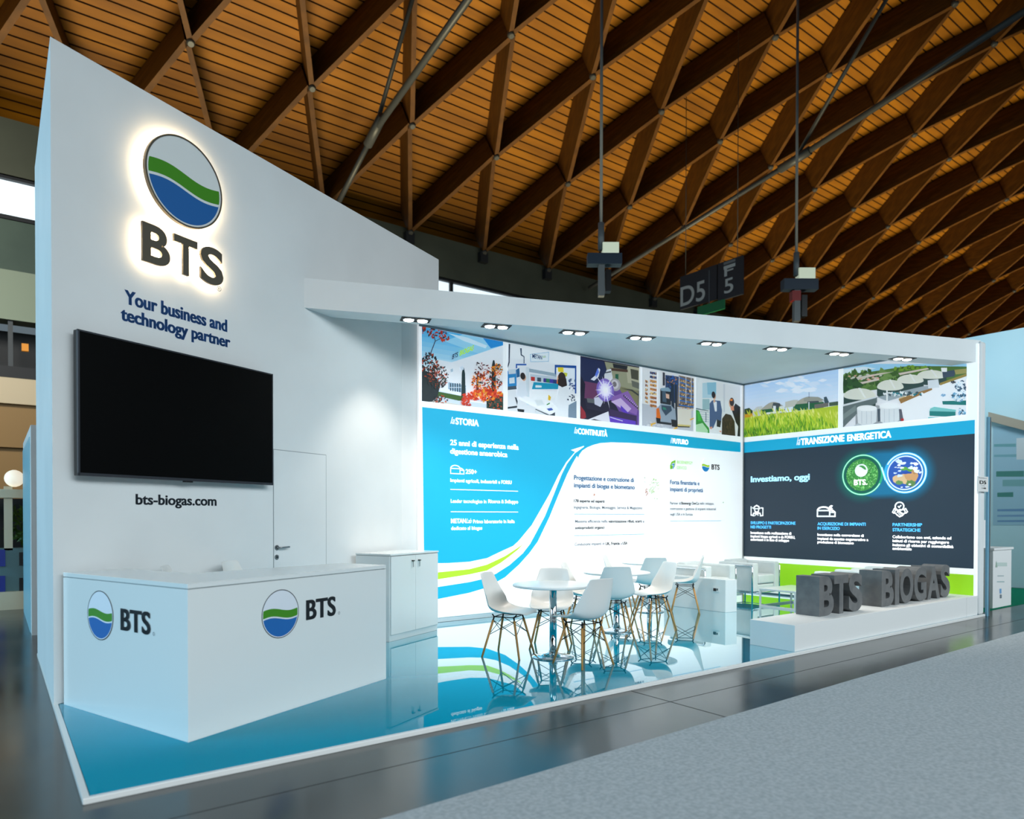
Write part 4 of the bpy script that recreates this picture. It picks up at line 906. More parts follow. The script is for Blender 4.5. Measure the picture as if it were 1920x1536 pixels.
block(SIDE, sp, 'lettering', 'left column of text', [('SVILUPPO E PARTECIPAZIONE', (1407.7, 983), (1492, 984), 5.4, LB, 0.035), ('NEI PROGETTI', (1407.7, 990.7), (1446, 991.4), 5.4, LB, 0.035), ('Investiamo nella realizzazione di', (1407.7, 1001), (1484, 1003), 4.7, WT, 0.02), ('impianti biogas agricoli e da FORSU,', (1407.7, 1007.9), (1491, 1009.8), 4.7, WT, 0.02), ('autorizzati e in fase di sviluppo', (1407.7, 1013.9), (1479.8, 1015.8), 4.7, WT, 0.02)])
block(SIDE, sp, 'lettering', 'middle column of text', [('ACQUISIZIONE DI IMPIANTI', (1533, 985), (1623.5, 986), 5.6, LB, 0.035), ('IN ESERCIZIO', (1533, 993), (1574.9, 994), 5.6, LB, 0.035), ('Investiamo nella conversione di', (1533, 1004.9), (1619.8, 1006.8), 4.8, WT, 0.02), ('impianti da assetto cogenerativo a', (1533, 1012.4), (1628.5, 1014.3), 4.8, WT, 0.02), ('produzione di biometano', (1533, 1018.8), (1601, 1020.6), 4.8, WT, 0.02)])
block(SIDE, sp, 'lettering', 'right column of text', [('PARTNERSHIP', (1673.8, 986.9), (1729.4, 987.2), 6, LB, 0.035), ('STRATEGICHE', (1673.8, 996.6), (1726.3, 996.9), 6, LB, 0.035), ('Collaboriamo con enti, aziende ed', (1673.8, 1009), (1784, 1011.9), 5.2, WT, 0.02), ('istituti di ricerca per raggiungere', (1673.8, 1016.6), (1779.7, 1019.4), 5.2, WT, 0.02), ('insieme gli obiettivi di sostenibilità', (1673.8, 1024.4), (1788, 1027.5), 5.2, WT, 0.02), ('ambientale', (1673.8, 1031), (1709.7, 1032), 5.2, WT, 0.02)])
def ex(a):
    zc = (1390, 820, 6.68); Pz = lambda x, y: a.p.px(1390 + x / 6.68, 820 + y / 6.68)
    a.stroke([Pz(125, 870), Pz(125, 975), Pz(165, 985)], 0.022, WT); a.stroke([Pz(140, 885), Pz(160, 885)], 0.018, WT); a.stroke([Pz(245, 885), Pz(272, 888), Pz(272, 980), Pz(240, 985)], 0.022, WT)
    a.stroke([Pz(160, 895), Pz(168, 870), Pz(195, 855), Pz(222, 870), Pz(230, 895)], 0.024, WT); a.stroke([Pz(155, 895), Pz(235, 895)], 0.02, WT); a.stroke([Pz(170, 900), Pz(172, 925), Pz(195, 940), Pz(218, 925), Pz(220, 900)], 0.02, WT)
    a.stroke([Pz(150, 985), Pz(155, 955), Pz(180, 945), Pz(195, 965), Pz(212, 945), Pz(238, 955), Pz(242, 985)], 0.024, WT); a.stroke([Pz(178, 950), Pz(178, 982)], 0.016, WT); a.stroke([Pz(212, 950), Pz(212, 982)], 0.016, WT)
block(SIDE, sp, 'worker_mark', 'white outline mark of a worker in a helmet', [], [], ex)
def ex(a):
    q0 = a.p.px(1533, 968.3); q1 = a.p.px(1566, 969); q2 = a.p.px(1533, 951); domes(a, q0, q1[0] - q0[0], q2[1] - q0[1], WT, 0.026)
    a.tpx('€', (1554.5, 954.5), (1562, 954.5), 6.5, WT, 0.03)
block(SIDE, sp, 'tank_mark', 'white outline mark of two domed tanks', [], [], ex)
def ex(a):
    Pz = lambda x, y: a.p.px(1600 + x / 6.4, 820 + y / 6.4)
    q = Pz(556, 830); a.ring(q, 0.075, 0.075, 0.022, WT); a.stroke([Pz(540, 830), Pz(552, 842), Pz(574, 818)], 0.02, WT)
    a.stroke([Pz(472, 900), Pz(495, 855), Pz(512, 868), Pz(490, 912), Pz(472, 900)], 0.018, WT); a.stroke([Pz(652, 895), Pz(630, 855), Pz(612, 868), Pz(632, 912), Pz(652, 895)], 0.018, WT)
    a.stroke([Pz(512, 872), Pz(540, 880), Pz(560, 868), Pz(612, 872)], 0.018, WT); a.stroke([Pz(500, 905), Pz(530, 935), Pz(558, 955), Pz(590, 940), Pz(622, 905)], 0.02, WT); a.stroke([Pz(540, 882), Pz(530, 900), Pz(560, 895), Pz(610, 925)], 0.018, WT); a.stroke([Pz(545, 915), Pz(575, 940)], 0.014, WT); a.stroke([Pz(560, 905), Pz(595, 932)], 0.014, WT)
block(SIDE, sp, 'handshake_mark', 'white outline mark of a handshake', [], [], ex)
def ex(a):
    cg = a.p.px(1616.7, 891); ce = a.p.px(1697.5, 886.5)
    rg = abs(a.p.px(1616.7, 861)[1] - cg[1]); re = abs(a.p.px(1697.5, 854)[1] - ce[1])
    cg = (cg[0], (cg[1] + ce[1]) / 2); ce = (ce[0], cg[1]); R1 = rg * 1.26; R2 = re * 1.16
    n = 16
    for i in range(1, n):      # printed halo around the loop, palest outside
        t = i / (n - 1); g_ = (1 - t) * 0.16
        c = tuple(int(p + (q - p) * t) for p, q in zip((36, 50, 64), (14, 110, 150)))
        a.ell(cg, R1 + g_, R1 + g_, tuple(int(p + (q - p) * t) for p, q in zip((36, 50, 64), (16, 98, 92))), 40); a.ell(ce, R2 + g_, R2 + g_, c, 40)
        a.k += 1; a.poly([(cg[0], cg[1] - R1 - g_ * 0.6), (ce[0], ce[1] - R2 - g_ * 0.6), (ce[0], ce[1] + R2 + g_ * 0.6), (cg[0], cg[1] + R1 + g_ * 0.6)], c, False)
    a.ell(cg, R1, R1, (14, 92, 78), 40); a.ell(ce, R2, R2, (20, 112, 176), 40)
    ph = math.acos(min(1.0, (R1 + R2) / (ce[0] - cg[0]))); T0 = (cg[0] + R1 * math.cos(ph), cg[1] + R1 * math.sin(ph)); T1_ = (ce[0] - R2 * math.cos(ph), ce[1] - R2 * math.sin(ph))
    a.ring(cg, R1 + 0.008, R1 + 0.008, 0.034, (40, 170, 120), 56); a.ring(cg, R1, R1, 0.016, (190, 255, 220), 56, ph, 2 * pi - ph * 1.6)
    a.ring(ce, R2 + 0.010, R2 + 0.010, 0.040, (50, 176, 240), 56); a.ring(ce, R2, R2, 0.020, (226, 247, 255), 56, -pi + ph, pi - ph * 1.6)
    a.stroke([T0, T1_], 0.036, (90, 214, 236)); a.stroke([T0, T1_], 0.018, (236, 252, 255))
    a.ell(cg, rg, rg, (70, 150, 70), 40)
    for i in range(520):
        t = random.uniform(0, 2 * pi); r = rg * 0.97 * math.sqrt(random.random()); x, y = cg[0] + r * math.cos(t), cg[1] + r * math.sin(t); u = random.uniform(0, pi); l = 0.022
        a.k += 0.1; a.poly([(x - l * math.cos(u), y - l * math.sin(u)), (x + 0.006 * math.sin(u), y - 0.006 * math.cos(u)), (x + l * math.cos(u), y + l * math.sin(u)), (x - 0.006 * math.sin(u), y + 0.006 * math.cos(u))], random.choice([(104, 190, 96), (60, 140, 60), (150, 214, 130), (46, 120, 54)]), False)
    k = (cg[0] - 0.01, cg[1] + rg * 0.28); kr = rg * 0.40
    a.ell(k, kr, kr, (70, 150, 70), 30); a.ring(k, kr, kr, 0.022, WT, 36)
    a.poly([(k[0] + kr * 0.9 * math.cos(pi + pi * i / 14), k[1] + kr * 0.9 * math.sin(pi + pi * i / 14)) for i in range(15)] + [(k[0] + kr * 0.5, k[1] + 0.01), (k[0], k[1] + 0.05), (k[0] - kr * 0.5, k[1] + 0.07)], WT)
    x = a.p.px(1601.7, 909.7)[0]; x2 = a.p.px(1627, 909.7)[0]; a.text('BTS.', (x, cg[1] - rg * 0.62), (x2, cg[1] - rg * 0.62), rg * 0.34, WT, 0.045)
    a.ell(ce, re, re, (40, 84, 170), 40); a.clip = None
    random.seed(3)
    def blob(x, y, rx, ry, c, j=0.25, n=14):
        a.poly([(ce[0] + re * (x + rx * (1 + random.uniform(-j, j)) * math.cos(2 * pi * i / n)), ce[1] + re * (y + ry * (1 + random.uniform(-j, j)) * math.sin(2 * pi * i / n))) for i in range(n)], c)
    blob(-0.1, -0.35, 0.55, 0.30, (214, 180, 134)); blob(0.35, -0.2, 0.35, 0.3, (200, 150, 100)); blob(0.3, -0.62, 0.25, 0.2, (90, 130, 70)); blob(-0.3, -0.55, 0.2, 0.12, (100, 140, 80))
    blob(-0.05, 0.25, 0.2, 0.12, (90, 160, 60)); blob(0.32, 0.2, 0.2, 0.16, (84, 150, 60)); blob(0.1, 0.0, 0.3, 0.06, (34, 70, 160)); blob(0.55, 0.05, 0.16, 0.14, (176, 130, 84))
    for i in range(36):
        t = random.uniform(0, 2 * pi); r = random.choice([random.uniform(0.5, 0.86), random.uniform(0.3, 0.86)]); y = r * math.sin(t)
        if y < -0.15 and r < 0.7: continue
        blob(r * math.cos(t), y, random.uniform(0.06, 0.18), random.uniform(0.03, 0.09), random.choice([(250, 252, 255), (226, 236, 250), (206, 222, 246)]), 0.35, 9)
    a.ring(ce, re, re, 0.02, (214, 234, 255), 40)
block(SIDE, sp, 'loop_emblem', 'glowing figure-eight loop joining a grass disc and a globe', [], [], ex, 0.001)
# ------------------------------------------------------------------ reception counter
c0 = Vector((0.962, 4.674, 0)); c1 = c0 + CDI * 1.943; c2 = Vector((0.412, 6.165, 0))
cnt = thing('reception_counter', 'white L-shaped reception counter with round emblem and initials on two faces', 'counter', (c0.x, c0.y, PT))
inn = [c1 - CNI * 0.50, Vector((1.155, 5.53, 0)), Vector((0.86, 6.33, 0)), c2]
def inset(p, d): return p
ins = 0.004
body = [c0, c1] + inn
m = MB(); m.prism(body, PT, 0.978); W(m.build('body', M_white, bevel=0.0015, seg=1), cnt)
m = MB(); cc_ = sum(body, Vector((0, 0, 0))) / len(body)
m.prism([p + (cc_ - p).normalized() * 0.012 for p in body], 0.978, 0.985); W(m.build('shadow_gap', M_doorgap), cnt)
m = MB(); m.prism(body, 0.985, 1.015); W(m.build('worktop', M_white, bevel=0.002, seg=1), cnt)
CF = Plane(c0, CDI, CNI)
DDI = Vector((0.401 - 0.962, 6.182 - 4.674, 0)).normalized(); CL = Plane(c0, -DDI, (-abs(DDI.y), -abs(DDI.x), 0))
CL.N = Vector((DDI.x * 0 - DDI.y, DDI.x, 0)).normalized()
if CL.N.x > 0: CL.N = -CL.N
def logo_on(pl, cx, cz, r, bx0, bx1, bz0, bz1, rg, name_lab):
    a = Art(pl, 0.0012); emblem(a, (cx, cz), r, r, GREEN, BLUE, DARK, (222, 226, 234), 0.035); W(a.build('emblem_print', None, M_plain, 'round emblem on the ' + name_lab), cnt)
    a = Art(pl, 0.0012); a.text('BTS', (bx0, bz0), (bx1, bz0), bz1 - bz0, DARK, 0.045)
    a.ring((bx1 + 0.035, bz0 + 0.008), 0.011, 0.011, 0.003, (90, 100, 110), 20)
    W(a.build('lettering', None, M_plain, 'dark initials on the ' + name_lab), cnt)
logo_on(CF, 0.7515, 0.739, 0.1735, 0.997, 1.318, 0.663, 0.812, None, 'front face')
logo_on(CL, -1.049, 0.739, 0.1735, -0.782, -0.412, 0.664, 0.812, None, 'left face')

# cabinet beside it
k0 = Vector((3.537, 7.071, 0)); kl = 0.942; k1 = k0 + CDI * kl
cab = thing('cabinet', 'white two-door cabinet standing against the tower wall beside the counter', 'cabinet', (k0.x, k0.y, PT), CO)
m = MB(); m.box(0, kl, 0.004, 0.485, 0, 0.955); m.build('body', M_white, cab, 0.002, 1)
m = MB(); m.box(-0.001, kl + 0.001, -0.016, 0.487, 0.962, 0.980); m.box(0.004, kl - 0.004, 0.0, 0.48, 0.955, 0.962, 1); m.build('top', [M_white, M_doorgap], cab)
for i, (x0, x1) in enumerate(((0.012, kl / 2 - 0.002), (kl / 2 + 0.002, kl - 0.012))):
    m = MB(); m.box(x0, x1, -0.014, 0.003, 0.075, 0.951); d = m.build('door', M_white, cab, 0.0015, 1)
    hx = x1 - 0.065 if i == 0 else x0 + 0.055
    m = MB(); m.box(hx - 0.014, hx + 0.014, -0.040, -0.014, 0.882, 0.894); m.box(hx - 0.012, hx - 0.005, -0.040, -0.034, 0.815, 0.894, 1); m.build('handle', [M_black, M_steel], d)

# ------------------------------------------------------------------ shell chairs
def shell_mesh(name):
    st = [(0.235, 0.428, 0.150, 0.0, 0.0), (0.225, 0.441, 0.195, 0.004, 0), (0.18, 0.446, 0.218, 0.010, 0), (0.08, 0.434, 0.228, 0.022, 0), (-0.03, 0.424, 0.232, 0.045, 0),
          (-0.12, 0.428, 0.236, 0.075, 0.01), (-0.175, 0.455, 0.238, 0.075, 0.045), (-0.205, 0.505, 0.236, 0.05, 0.075), (-0.222, 0.57, 0.226, 0.02, 0.075), (-0.238, 0.65, 0.206, 0.004, 0.055), (-0.254, 0.73, 0.182, 0, 0.035), (-0.268, 0.795, 0.163, 0, 0.024), (-0.276, 0.822, 0.154, 0, 0.020), (-0.279, 0.833, 0.140, 0, 0.016)]
    nu = 12; b = bmesh.new(); rows = []
    for (y, z, hw, lift, fwd) in st:
        row = []
        for i in range(nu + 1):
            t = -1 + 2 * i / nu; e = abs(t) ** 2.4
            zz = z + lift * e
            if z > 0.83: zz = z - 0.012 * e
            row.append(b.verts.new((hw * t, y + fwd * e, zz)))
        rows.append(row)
    for j in range(len(rows) - 1):
        for i in range(nu):
            f = b.faces.new((rows[j][i], rows[j][i + 1], rows[j + 1][i + 1], rows[j + 1][i])); f.smooth = True
    bmesh.ops.recalc_face_normals(b, faces=b.faces)
    bmesh.ops.solidify(b, geom=b.faces[:], thickness=0.008)
    for f in b.faces: f.smooth = True
    me = bpy.data.meshes.new(name); b.to_mesh(me); b.free(); return me
SHELL = shell_mesh('shell'); 
def add_shell(parent, dz=0.0):
    o = link('shell', SHELL, [] if SHELL.materials else M_shell, parent); o.location = (0, 0, dz)
    s = o.modifiers.new('smooth', 'SUBSURF'); s.levels = 1; s.render_levels = 1
    return o
def make_chair():
    t = thing('shell_chair', 'x', 'chair', (0, 0, PT))
    add_shell(t)
    tops = {}; feet = {}
    for sx in (-1, 1):
        for sy in (-1, 1):
            T = Vector((sx * 0.115, sy * 0.105 - 0.01, 0.405)); F = Vector((sx * 0.205, sy * 0.20 - 0.01, 0.0)); tops[sx, sy] = T; feet[sx, sy] = F
            K = T + (F - T) * 0.10
            m = MB(); m.tube([K, T + (F - T) * 0.55, F], 0.0125, 10, r2=0.0105); lg = m.build('leg', M_wood, t)
            m = MB(); m.tube([T, T + (F - T) * 0.12], 0.0085, 8); m.build('leg_bracket', M_wire, lg)
    m = MB(); r = 0.0036
    at_ = lambda k, u: tops[k] + (feet[k] - tops[k]) * u
    ks = [(-1, -1), (1, -1), (1, 1), (-1, 1)]
    for i in range(4):
        a_, b_ = ks[i], ks[(i + 1) % 4]
        m.tube([at_(a_, 0.10), at_(b_, 0.46)], r, 6); m.tube([at_(b_, 0.10), at_(a_, 0.46)], r, 6); m.tube([at_(a_, 0.02), at_(b_, 0.02)], 0.005, 6)
    for k in ks: m.tube([at_(k, 0.02), (k[0] * 0.13, k[1] * 0.13, 0.425)], 0.007, 6)
    m.build('wire_brace', M_wire, t)
    return t
ch0 = make_chair()
def face(fx, fy): return math.atan2(-fx, fy)       # chair looks along +y
T1, T2, T3 = (4.487, 5.373), (6.110, 6.110), (7.767, 7.087)
CH = [((4.193, 5.711), (0.52, -0.86), 'white shell chair left of the nearest round table, facing right'),
      ((4.815, 5.800), (-0.72, -0.69), 'white shell chair behind the nearest round table, facing the viewer'),
      ((4.504, 4.957), (-0.03, 1.0), 'white shell chair in front of the nearest round table, back towards the viewer'),
      ((5.850, 6.420), (0.58, -0.81), 'white shell chair left of the middle round table, half hidden by its nearer neighbours'),
      ((5.870, 5.930), (0.55, 0.83), 'white shell chair tucked under the front of the middle round table, seen from behind'),
      ((6.611, 5.977), (-0.97, 0.25), 'white shell chair right of the middle round table, seen in profile'),
      ((7.500, 7.400), (0.58, -0.81), 'white shell chair left of the farthest round table, only its back rising behind'),
      ((7.560, 6.880), (0.52, 0.85), 'white shell chair in front of the farthest round table, seen from behind'),
      ((8.126, 6.733), (-0.64, 0.77), 'white shell chair right of the farthest round table, beside the low white box')]
for i, (p, f, lab) in enumerate(CH):
    t = ch0 if i == 0 else copy_tree(ch0)
    t.location = (p[0], p[1], PT); t.rotation_euler = (0, 0, face(*f)); t['label'] = lab; t['group'] = 'shell chairs around the bistro tables'

# bar stools behind the counter
for i, (x, y, f, lab) in enumerate(((1.92, 6.50, (0.75, -0.66), 'white shell bar stool behind the counter, nearer the door handle'), (1.37, 6.24, (0.93, -0.36), 'white shell bar stool behind the counter, nearer its inner corner'))):
    t = thing('bar_stool', lab, 'stool', (x, y, PT), face(*f), 'bar stools behind the reception counter')
    add_shell(t, 0.165)
    m = MB(); m.lathe([(0.19, 0.0), (0.19, 0.012), (0.03, 0.03), (0.028, 0.59)], 28); m.build('pedestal', M_chrome, t)

# bistro tables
def make_table():
    t = thing('bistro_table', 'x', 'table', (0, 0, PT))
    m = MB(); m.lathe([(0.395, 0.706), (0.405, 0.710), (0.405, 0.724), (0.398, 0.730)], 72); m.build('tabletop', M_white, t)
    m = MB(); m.lathe([(0.036, 0.03), (0.036, 0.70)], 28); m.lathe([(0.10, 0.695), (0.10, 0.706)], 24); m.build('column', M_chrome, t)
    m = MB(); m.lathe([(0.205, 0.0), (0.212, 0.004), (0.206, 0.011), (0.13, 0.024), (0.06, 0.040), (0.045, 0.050), (0.042, 0.075)], 56); m.build('base', M_chrome, t)
    return t
tb0 = make_table()
for i, (p, lab) in enumerate(((T1, 'round white bistro table on a chrome foot, nearest the platform edge'), (T2, 'round white bistro table on a chrome foot, middle of the three'), (T3, 'round white bistro table on a chrome foot, farthest back near the armchairs'))):
    t = tb0 if i == 0 else copy_tree(tb0)
    t.location = (p[0], p[1], PT); t['label'] = lab; t['group'] = 'bistro tables on the platform'

# ------------------------------------------------------------------ low white box with a socket
bx = thing('floor_box', 'low long white box with a power socket, between bistro chairs and armchairs', 'box', (8.66, 6.9, PT))
m = MB(); m.prism([(8.579, 6.357), (8.79, 6.313), (8.74, 7.44), (8.520, 7.47)], PT, 0.508); W(m.build('body', M_white, bevel=0.004), bx)
BXP = Plane((8.579, 6.357, 0), Vector((8.579 - 8.520, 6.357 - 7.47, 0)), Vector((-1.113, -0.059, 0)))
sa, sz = BXP.px(1343, 1106)
m = MB(); m.obox(BXP.P(sa - 0.058, sz - 0.032, 0), BXP.U * 0.116, BXP.N * 0.008, Vector((0, 0, 0.064))); m.obox(BXP.P(sa - 0.045, sz - 0.022, 0.008), BXP.U * 0.05, BXP.N * 0.002, Vector((0, 0, 0.044)), 1); m.obox(BXP.P(sa + 0.012, sz - 0.01, 0.008), BXP.U * 0.02, BXP.N * 0.002, Vector((0, 0, 0.03)), 1)
W(m.build('socket', [M_trim, M_black2]), bx)

# ------------------------------------------------------------------ armchairs: cube cushions in a chrome tube frame; local +y is the way they face
def make_armchair():
    t = thing('armchair', 'x', 'armchair', (0, 0, PT)); wd, dp, h = 0.37, 0.35, 0.66
    for sx in (-1, 1):
        m = MB(); x0, x1 = (sx * wd, sx * (wd - 0.14)) if sx < 0 else (sx * (wd - 0.14), sx * wd)
        m.box(x0, x1, -dp, dp, 0.15, h - 0.03); m.build('arm_cushion', M_fabric, t, 0.022, 3)
    m = MB(); m.box(-wd + 0.145, wd - 0.145, -dp, -dp + 0.17, 0.28, h); m.build('back_cushion', M_fabric, t, 0.025, 3)
    m = MB(); m.box(-wd + 0.145, wd - 0.145, -dp + 0.17, dp, 0.28, 0.43); m.build('seat_cushion', M_fabric, t, 0.025, 3)
    m = MB(); m.box(-wd + 0.145, wd - 0.145, -dp, dp - 0.01, 0.14, 0.27); m.build('base_cushion', M_fabric, t, 0.02, 2)
    m = MB(); r = 0.013
    for sx in (-1, 1):
        x = sx * (wd + 0.018)
        m.tube([(x, dp - 0.01, 0.0), (x, dp - 0.01, 0.565), (x, dp - 0.03, 0.585), (x, -dp + 0.03, 0.585), (x, -dp + 0.01, 0.565), (x, -dp + 0.01, 0.0)], r, 10)
        m.tube([(x, dp - 0.01, 0.135), (x, -dp + 0.01, 0.135)], 0.008, 8)
    for y in (dp - 0.01, -dp + 0.01): m.tube([(-wd - 0.018, y, 0.13), (wd + 0.018, y, 0.13)], 0.010, 8)
    m.tube([(-wd - 0.018, -dp - 0.012, 0.57), (wd + 0.018, -dp - 0.012, 0.57)], 0.010, 8)
    m.build('frame', M_chrome, t)
    return t
ar0 = make_armchair()
AR = [((10.45, 7.27), (0.0, -1.0), 'white cushioned armchair with chrome tube frame in the far corner of the lounge'),
      ((9.215, 7.26), (0.0, -1.0), 'white cushioned armchair with chrome tube frame behind the low white box'),
      ((9.72, 5.10), (-0.05, 1.0), 'white cushioned armchair behind the nearer group of grey letters'),
      ((10.72, 5.12), (-0.15, 1.0), 'white cushioned armchair behind the farther group of grey letters')]
for i, (p, f, lab) in enumerate(AR):
    t = ar0 if i == 0 else copy_tree(ar0)
    t.location = (p[0], p[1], PT); t.rotation_euler = (0, 0, face(*f)); t['label'] = lab; t['group'] = 'lounge armchairs'

# coffee table
ct = thing('coffee_table', 'low white coffee table with an open square frame between the armchairs', 'table', (10.07, 6.2, PT))
x0, x1, y0, y1 = 9.62, 10.50, 5.886, 6.50
m = MB(); m.box(x0, x1, y0, y1, 0.285, 0.315); W(m.build('tabletop', M_white, bevel=0.003), ct)
s = 0.024
for (x, y) in ((x0, y0), (x1 - s, y0), (x0, y1 - s), (x1 - s, y1 - s)):
    m = MB(); m.box(x, x + s, y, y + s, PT, 0.285); W(m.build('leg', M_trim), ct)
m = MB()
for (a0, a1, b0, b1) in ((x0 + s, x1 - s, y0, y0 + s), (x0 + s, x1 - s, y1 - s, y1), (x0, x0 + s, y0 + s, y1 - s), (x1 - s, x1, y0 + s, y1 - s)):
    m.box(a0, a1, b0, b1, PT, PT + s)
W(m.build('base_frame', M_trim), ct)

# ------------------------------------------------------------------ plinth and the large foam letters
pz = 0.307
pl = thing('plinth', 'long low white plinth along the platform edge carrying grey letters', 'plinth', (9, 4.35, PT))
m = MB(); m.box(6.67, 10.93, 4.084, 4.62, PT, pz); W(m.build('body', M_whitematt, bevel=0.003), pl)
m = MB(); m.box(10.934, RX - 0.002, 4.084, 4.62, PT, pz); W(m.build('end_panel', M_whitematt, bevel=0.003), pl)
LETP = Plane((0, 4.269, 0), (1, 0, 0), (0, -1, 0))
for ch, x0, x1, lab in (('B', 7.458, 7.765, 'large grey foam letter B at the left end of the plinth'), ('T', 7.775, 8.085, 'large grey foam letter T on the plinth'), ('S', 8.10, 8.417, 'large grey foam letter S closing the nearer word on the plinth'),
                        ('B', 8.89, 9.205, 'large grey foam letter B starting the farther word on the plinth'), ('I', 9.235, 9.35, 'large grey foam letter I on the plinth'), ('O', 9.37, 9.74, 'large grey foam letter O on the plinth'), ('G', 9.765, 10.125, 'large grey foam letter G on the plinth'), ('A', 10.155, 10.54, 'large grey foam letter A on the plinth'), ('S', 10.565, 10.86, 'large grey foam letter S at the right end of the plinth')):
    z0, z1 = pz, 0.757
    if ch in 'SOG': z1 = 0.762
    o = solid_letter(ch, LETP, x0, x1, z0, z1, -0.285, 0.0, 0.04, M_foam, 'foam_letter', None)
    tag(o, lab, 'letter', 'foam letters on the plinth')

# ------------------------------------------------------------------ right side: neighbour's partition, stand number, podium, wall
m = MB(); m.box(11.50, 11.545, 4.03, 4.06, 0, 2.87); m.box(11.555, 11.58, 4.025, 4.065, 0, 2.87, 1); m.box(11.545, 11.555, 4.035, 4.06, 0, 2.87, 2)
o = m.build('partition_profile', [M_glassblue, M_alu, M_black2], bevel=0.0); tag(o, 'slim upright metal profile standing at the right end of the stand', 'profile')
NP = Plane((11.40, 4.018, 0), (1, 0, 0), (0, -1, 0))
sg = thing('number_sign', 'small white stand number plate at the right end of the stand', 'sign', (11.50, 4.02, 1.8))
xa = NP.px(1833, 908)[0]; xb = NP.px(1853, 908)[0]; za = NP.px(1843, 922)[1]; zb2 = NP.px(1843, 893.5)[1]
m = MB(); m.obox(NP.P(xa, za, -0.006), NP.U * (xb - xa), NP.N * 0.006, Vector((0, 0, zb2 - za))); W(m.build('plate', M_trim), sg)
a = Art(NP, 0.0006); w_ = xb - xa; hh = zb2 - za
a.text('Padiglione', (xa + 0.1 * w_, za + 0.86 * hh), (xa + 0.85 * w_, za + 0.86 * hh), 0.07 * hh, (60, 64, 70), 0.01)
a.text('D5', (xa + 0.18 * w_, za + 0.5 * hh), (xa + 0.8 * w_, za + 0.5 * hh), 0.23 * hh, (30, 34, 40), 0.04)
a.text('Corsia', (xa + 0.3 * w_, za + 0.36 * hh), (xa + 0.68 * w_, za + 0.36 * hh), 0.06 * hh, (90, 96, 104), 0.0)
a.text('148', (xa + 0.4 * w_, za + 0.18 * hh), (xa + 0.78 * w_, za + 0.18 * hh), 0.1 * hh, (40, 44, 50), 0.03)
W(a.build('lettering', None, M_plain), sg)

M_nwall = noise_mat('pale_blue_panel', (186, 220, 232), (194, 226, 236), 0.7, 0.5)
M_green = noise_mat('green_carpet', (0, 104, 78), (6, 116, 88), 30, 0.95, spec=0.1)
m = MB(); m.prism([(11.75, 4.25), (16.45, 4.25), (16.45, 9.15), (11.75, 9.15)], 0.0008, 0.008)
tag(m.build('green_carpet', M_green), 'dark green carpet of the neighbouring stand at the right edge', 'carpet')
m = MB(); m.box(16.5, 16.7, 4.6, 20, 0.008, 5.2); m.box(11.7, 16.5, 9.2, 9.3, 0.008, 3.0)
nw = tag(m.build('wall_right', M_nwall), 'tall pale blue wall of the neighbouring stand at the right edge', 'wall', kind='structure')
NW = Plane((16.5, 8, 0), (0, -1, 0), (-1, 0, 0))
a = Art(NW, 0.004)
a.px([(1862, 800), (1925, 800), (1925, 985), (1862, 985)], (156, 194, 214))
for (x0, x1, y0, y1, c) in ((1864, 1905, 833, 838, (110, 166, 176)), (1864, 1906, 853, 857, (120, 172, 186)), (1868, 1920, 884, 894, (70, 134, 128)), (1880, 1925, 900, 912, (120, 170, 176)), (1870, 1900, 924, 932, (70, 134, 128)), (1870, 1925, 955, 959, (110, 150, 190)), (1870, 1925, 966, 969, (120, 158, 196)), (1870, 1925, 976, 979, (110, 150, 190))):
    a.px([(x0, y0), (x1, y0 - 1), (x1, y1), (x0, y1)], c)
a.build('printed_panel', nw, M_plain)
a = Art(NW, 0.006); a.px([(1906, 822), (1930, 820), (1930, 862), (1906, 862)], (206, 216, 222)); a.build('printed_panel', nw, M_plain)
m = MB(); d0 = NW.px(1858, 782); d1 = NW.px(1935, 802)
m.obox(NW.P(d0[0], d0[1] - 0.09, 0.02), NW.U * (d1[0] - d0[0]) + Vector((0, 0, d1[1] - d0[1])), NW.N * 0.12, Vector((0, 0, 0.18)))
tag(m.build('timber_beam', mat('pale_timber', (166, 156, 140), 0.6)), 'pale slanting timber rail fixed on the neighbouring blue wall', 'beam')
pd = thing('podium', 'white information podium of the neighbouring stand with faint green print', 'podium', (12.5, 4.35, 0.008))
PDP = Plane((0, 4.30, 0), (1, 0, 0), (0, -1, 0))
xa = PDP.px(1861.5, 1090)[0]; xb = PDP.px(1896, 1090)[0]; zz = PDP.px(1880, 1031)[1]
m = MB(); m.box(xa, xb, 4.30, 4.85, 0.008, zz); W(m.build('body', M_whitematt), pd)
m = MB(); m.box(xa - 0.02, xb + 0.03, 4.28, 4.87, zz, zz + 0.035); W(m.build('top', M_whitematt), pd)
m = MB(); m.box(xb, xb + 0.18, 4.45, 4.9, 0.008, 0.12); W(m.build('foot', M_whitematt), pd)
a = Art(PDP, 0.002)
for (x0, x1, y0, y1, c) in ((1867, 1888, 1055, 1062, (190, 206, 200)), (1870, 1882, 1079, 1081, (170, 184, 186)), (1869, 1883, 1090, 1092, (160, 184, 186)), (1874, 1877.5, 1104, 1113, (110, 160, 206)), (1874.5, 1878, 1115, 1122, (110, 124, 134))): a.px([(x0, y0), (x1, y0), (x1, y1), (x0, y1)], c)
a.px([(1866, 1064), (1868, 1052), (1870, 1064)], (150, 176, 160))
W(a.build('printed_panel', None, M_plain), pd)
m = MB(); m.box(12.35, 12.62, 4.42, 4.62, zz + 0.035, zz + 0.47); tag(m.build('leaflet_box', M_whitematt), 'upright pale box standing on the neighbouring podium', 'box')

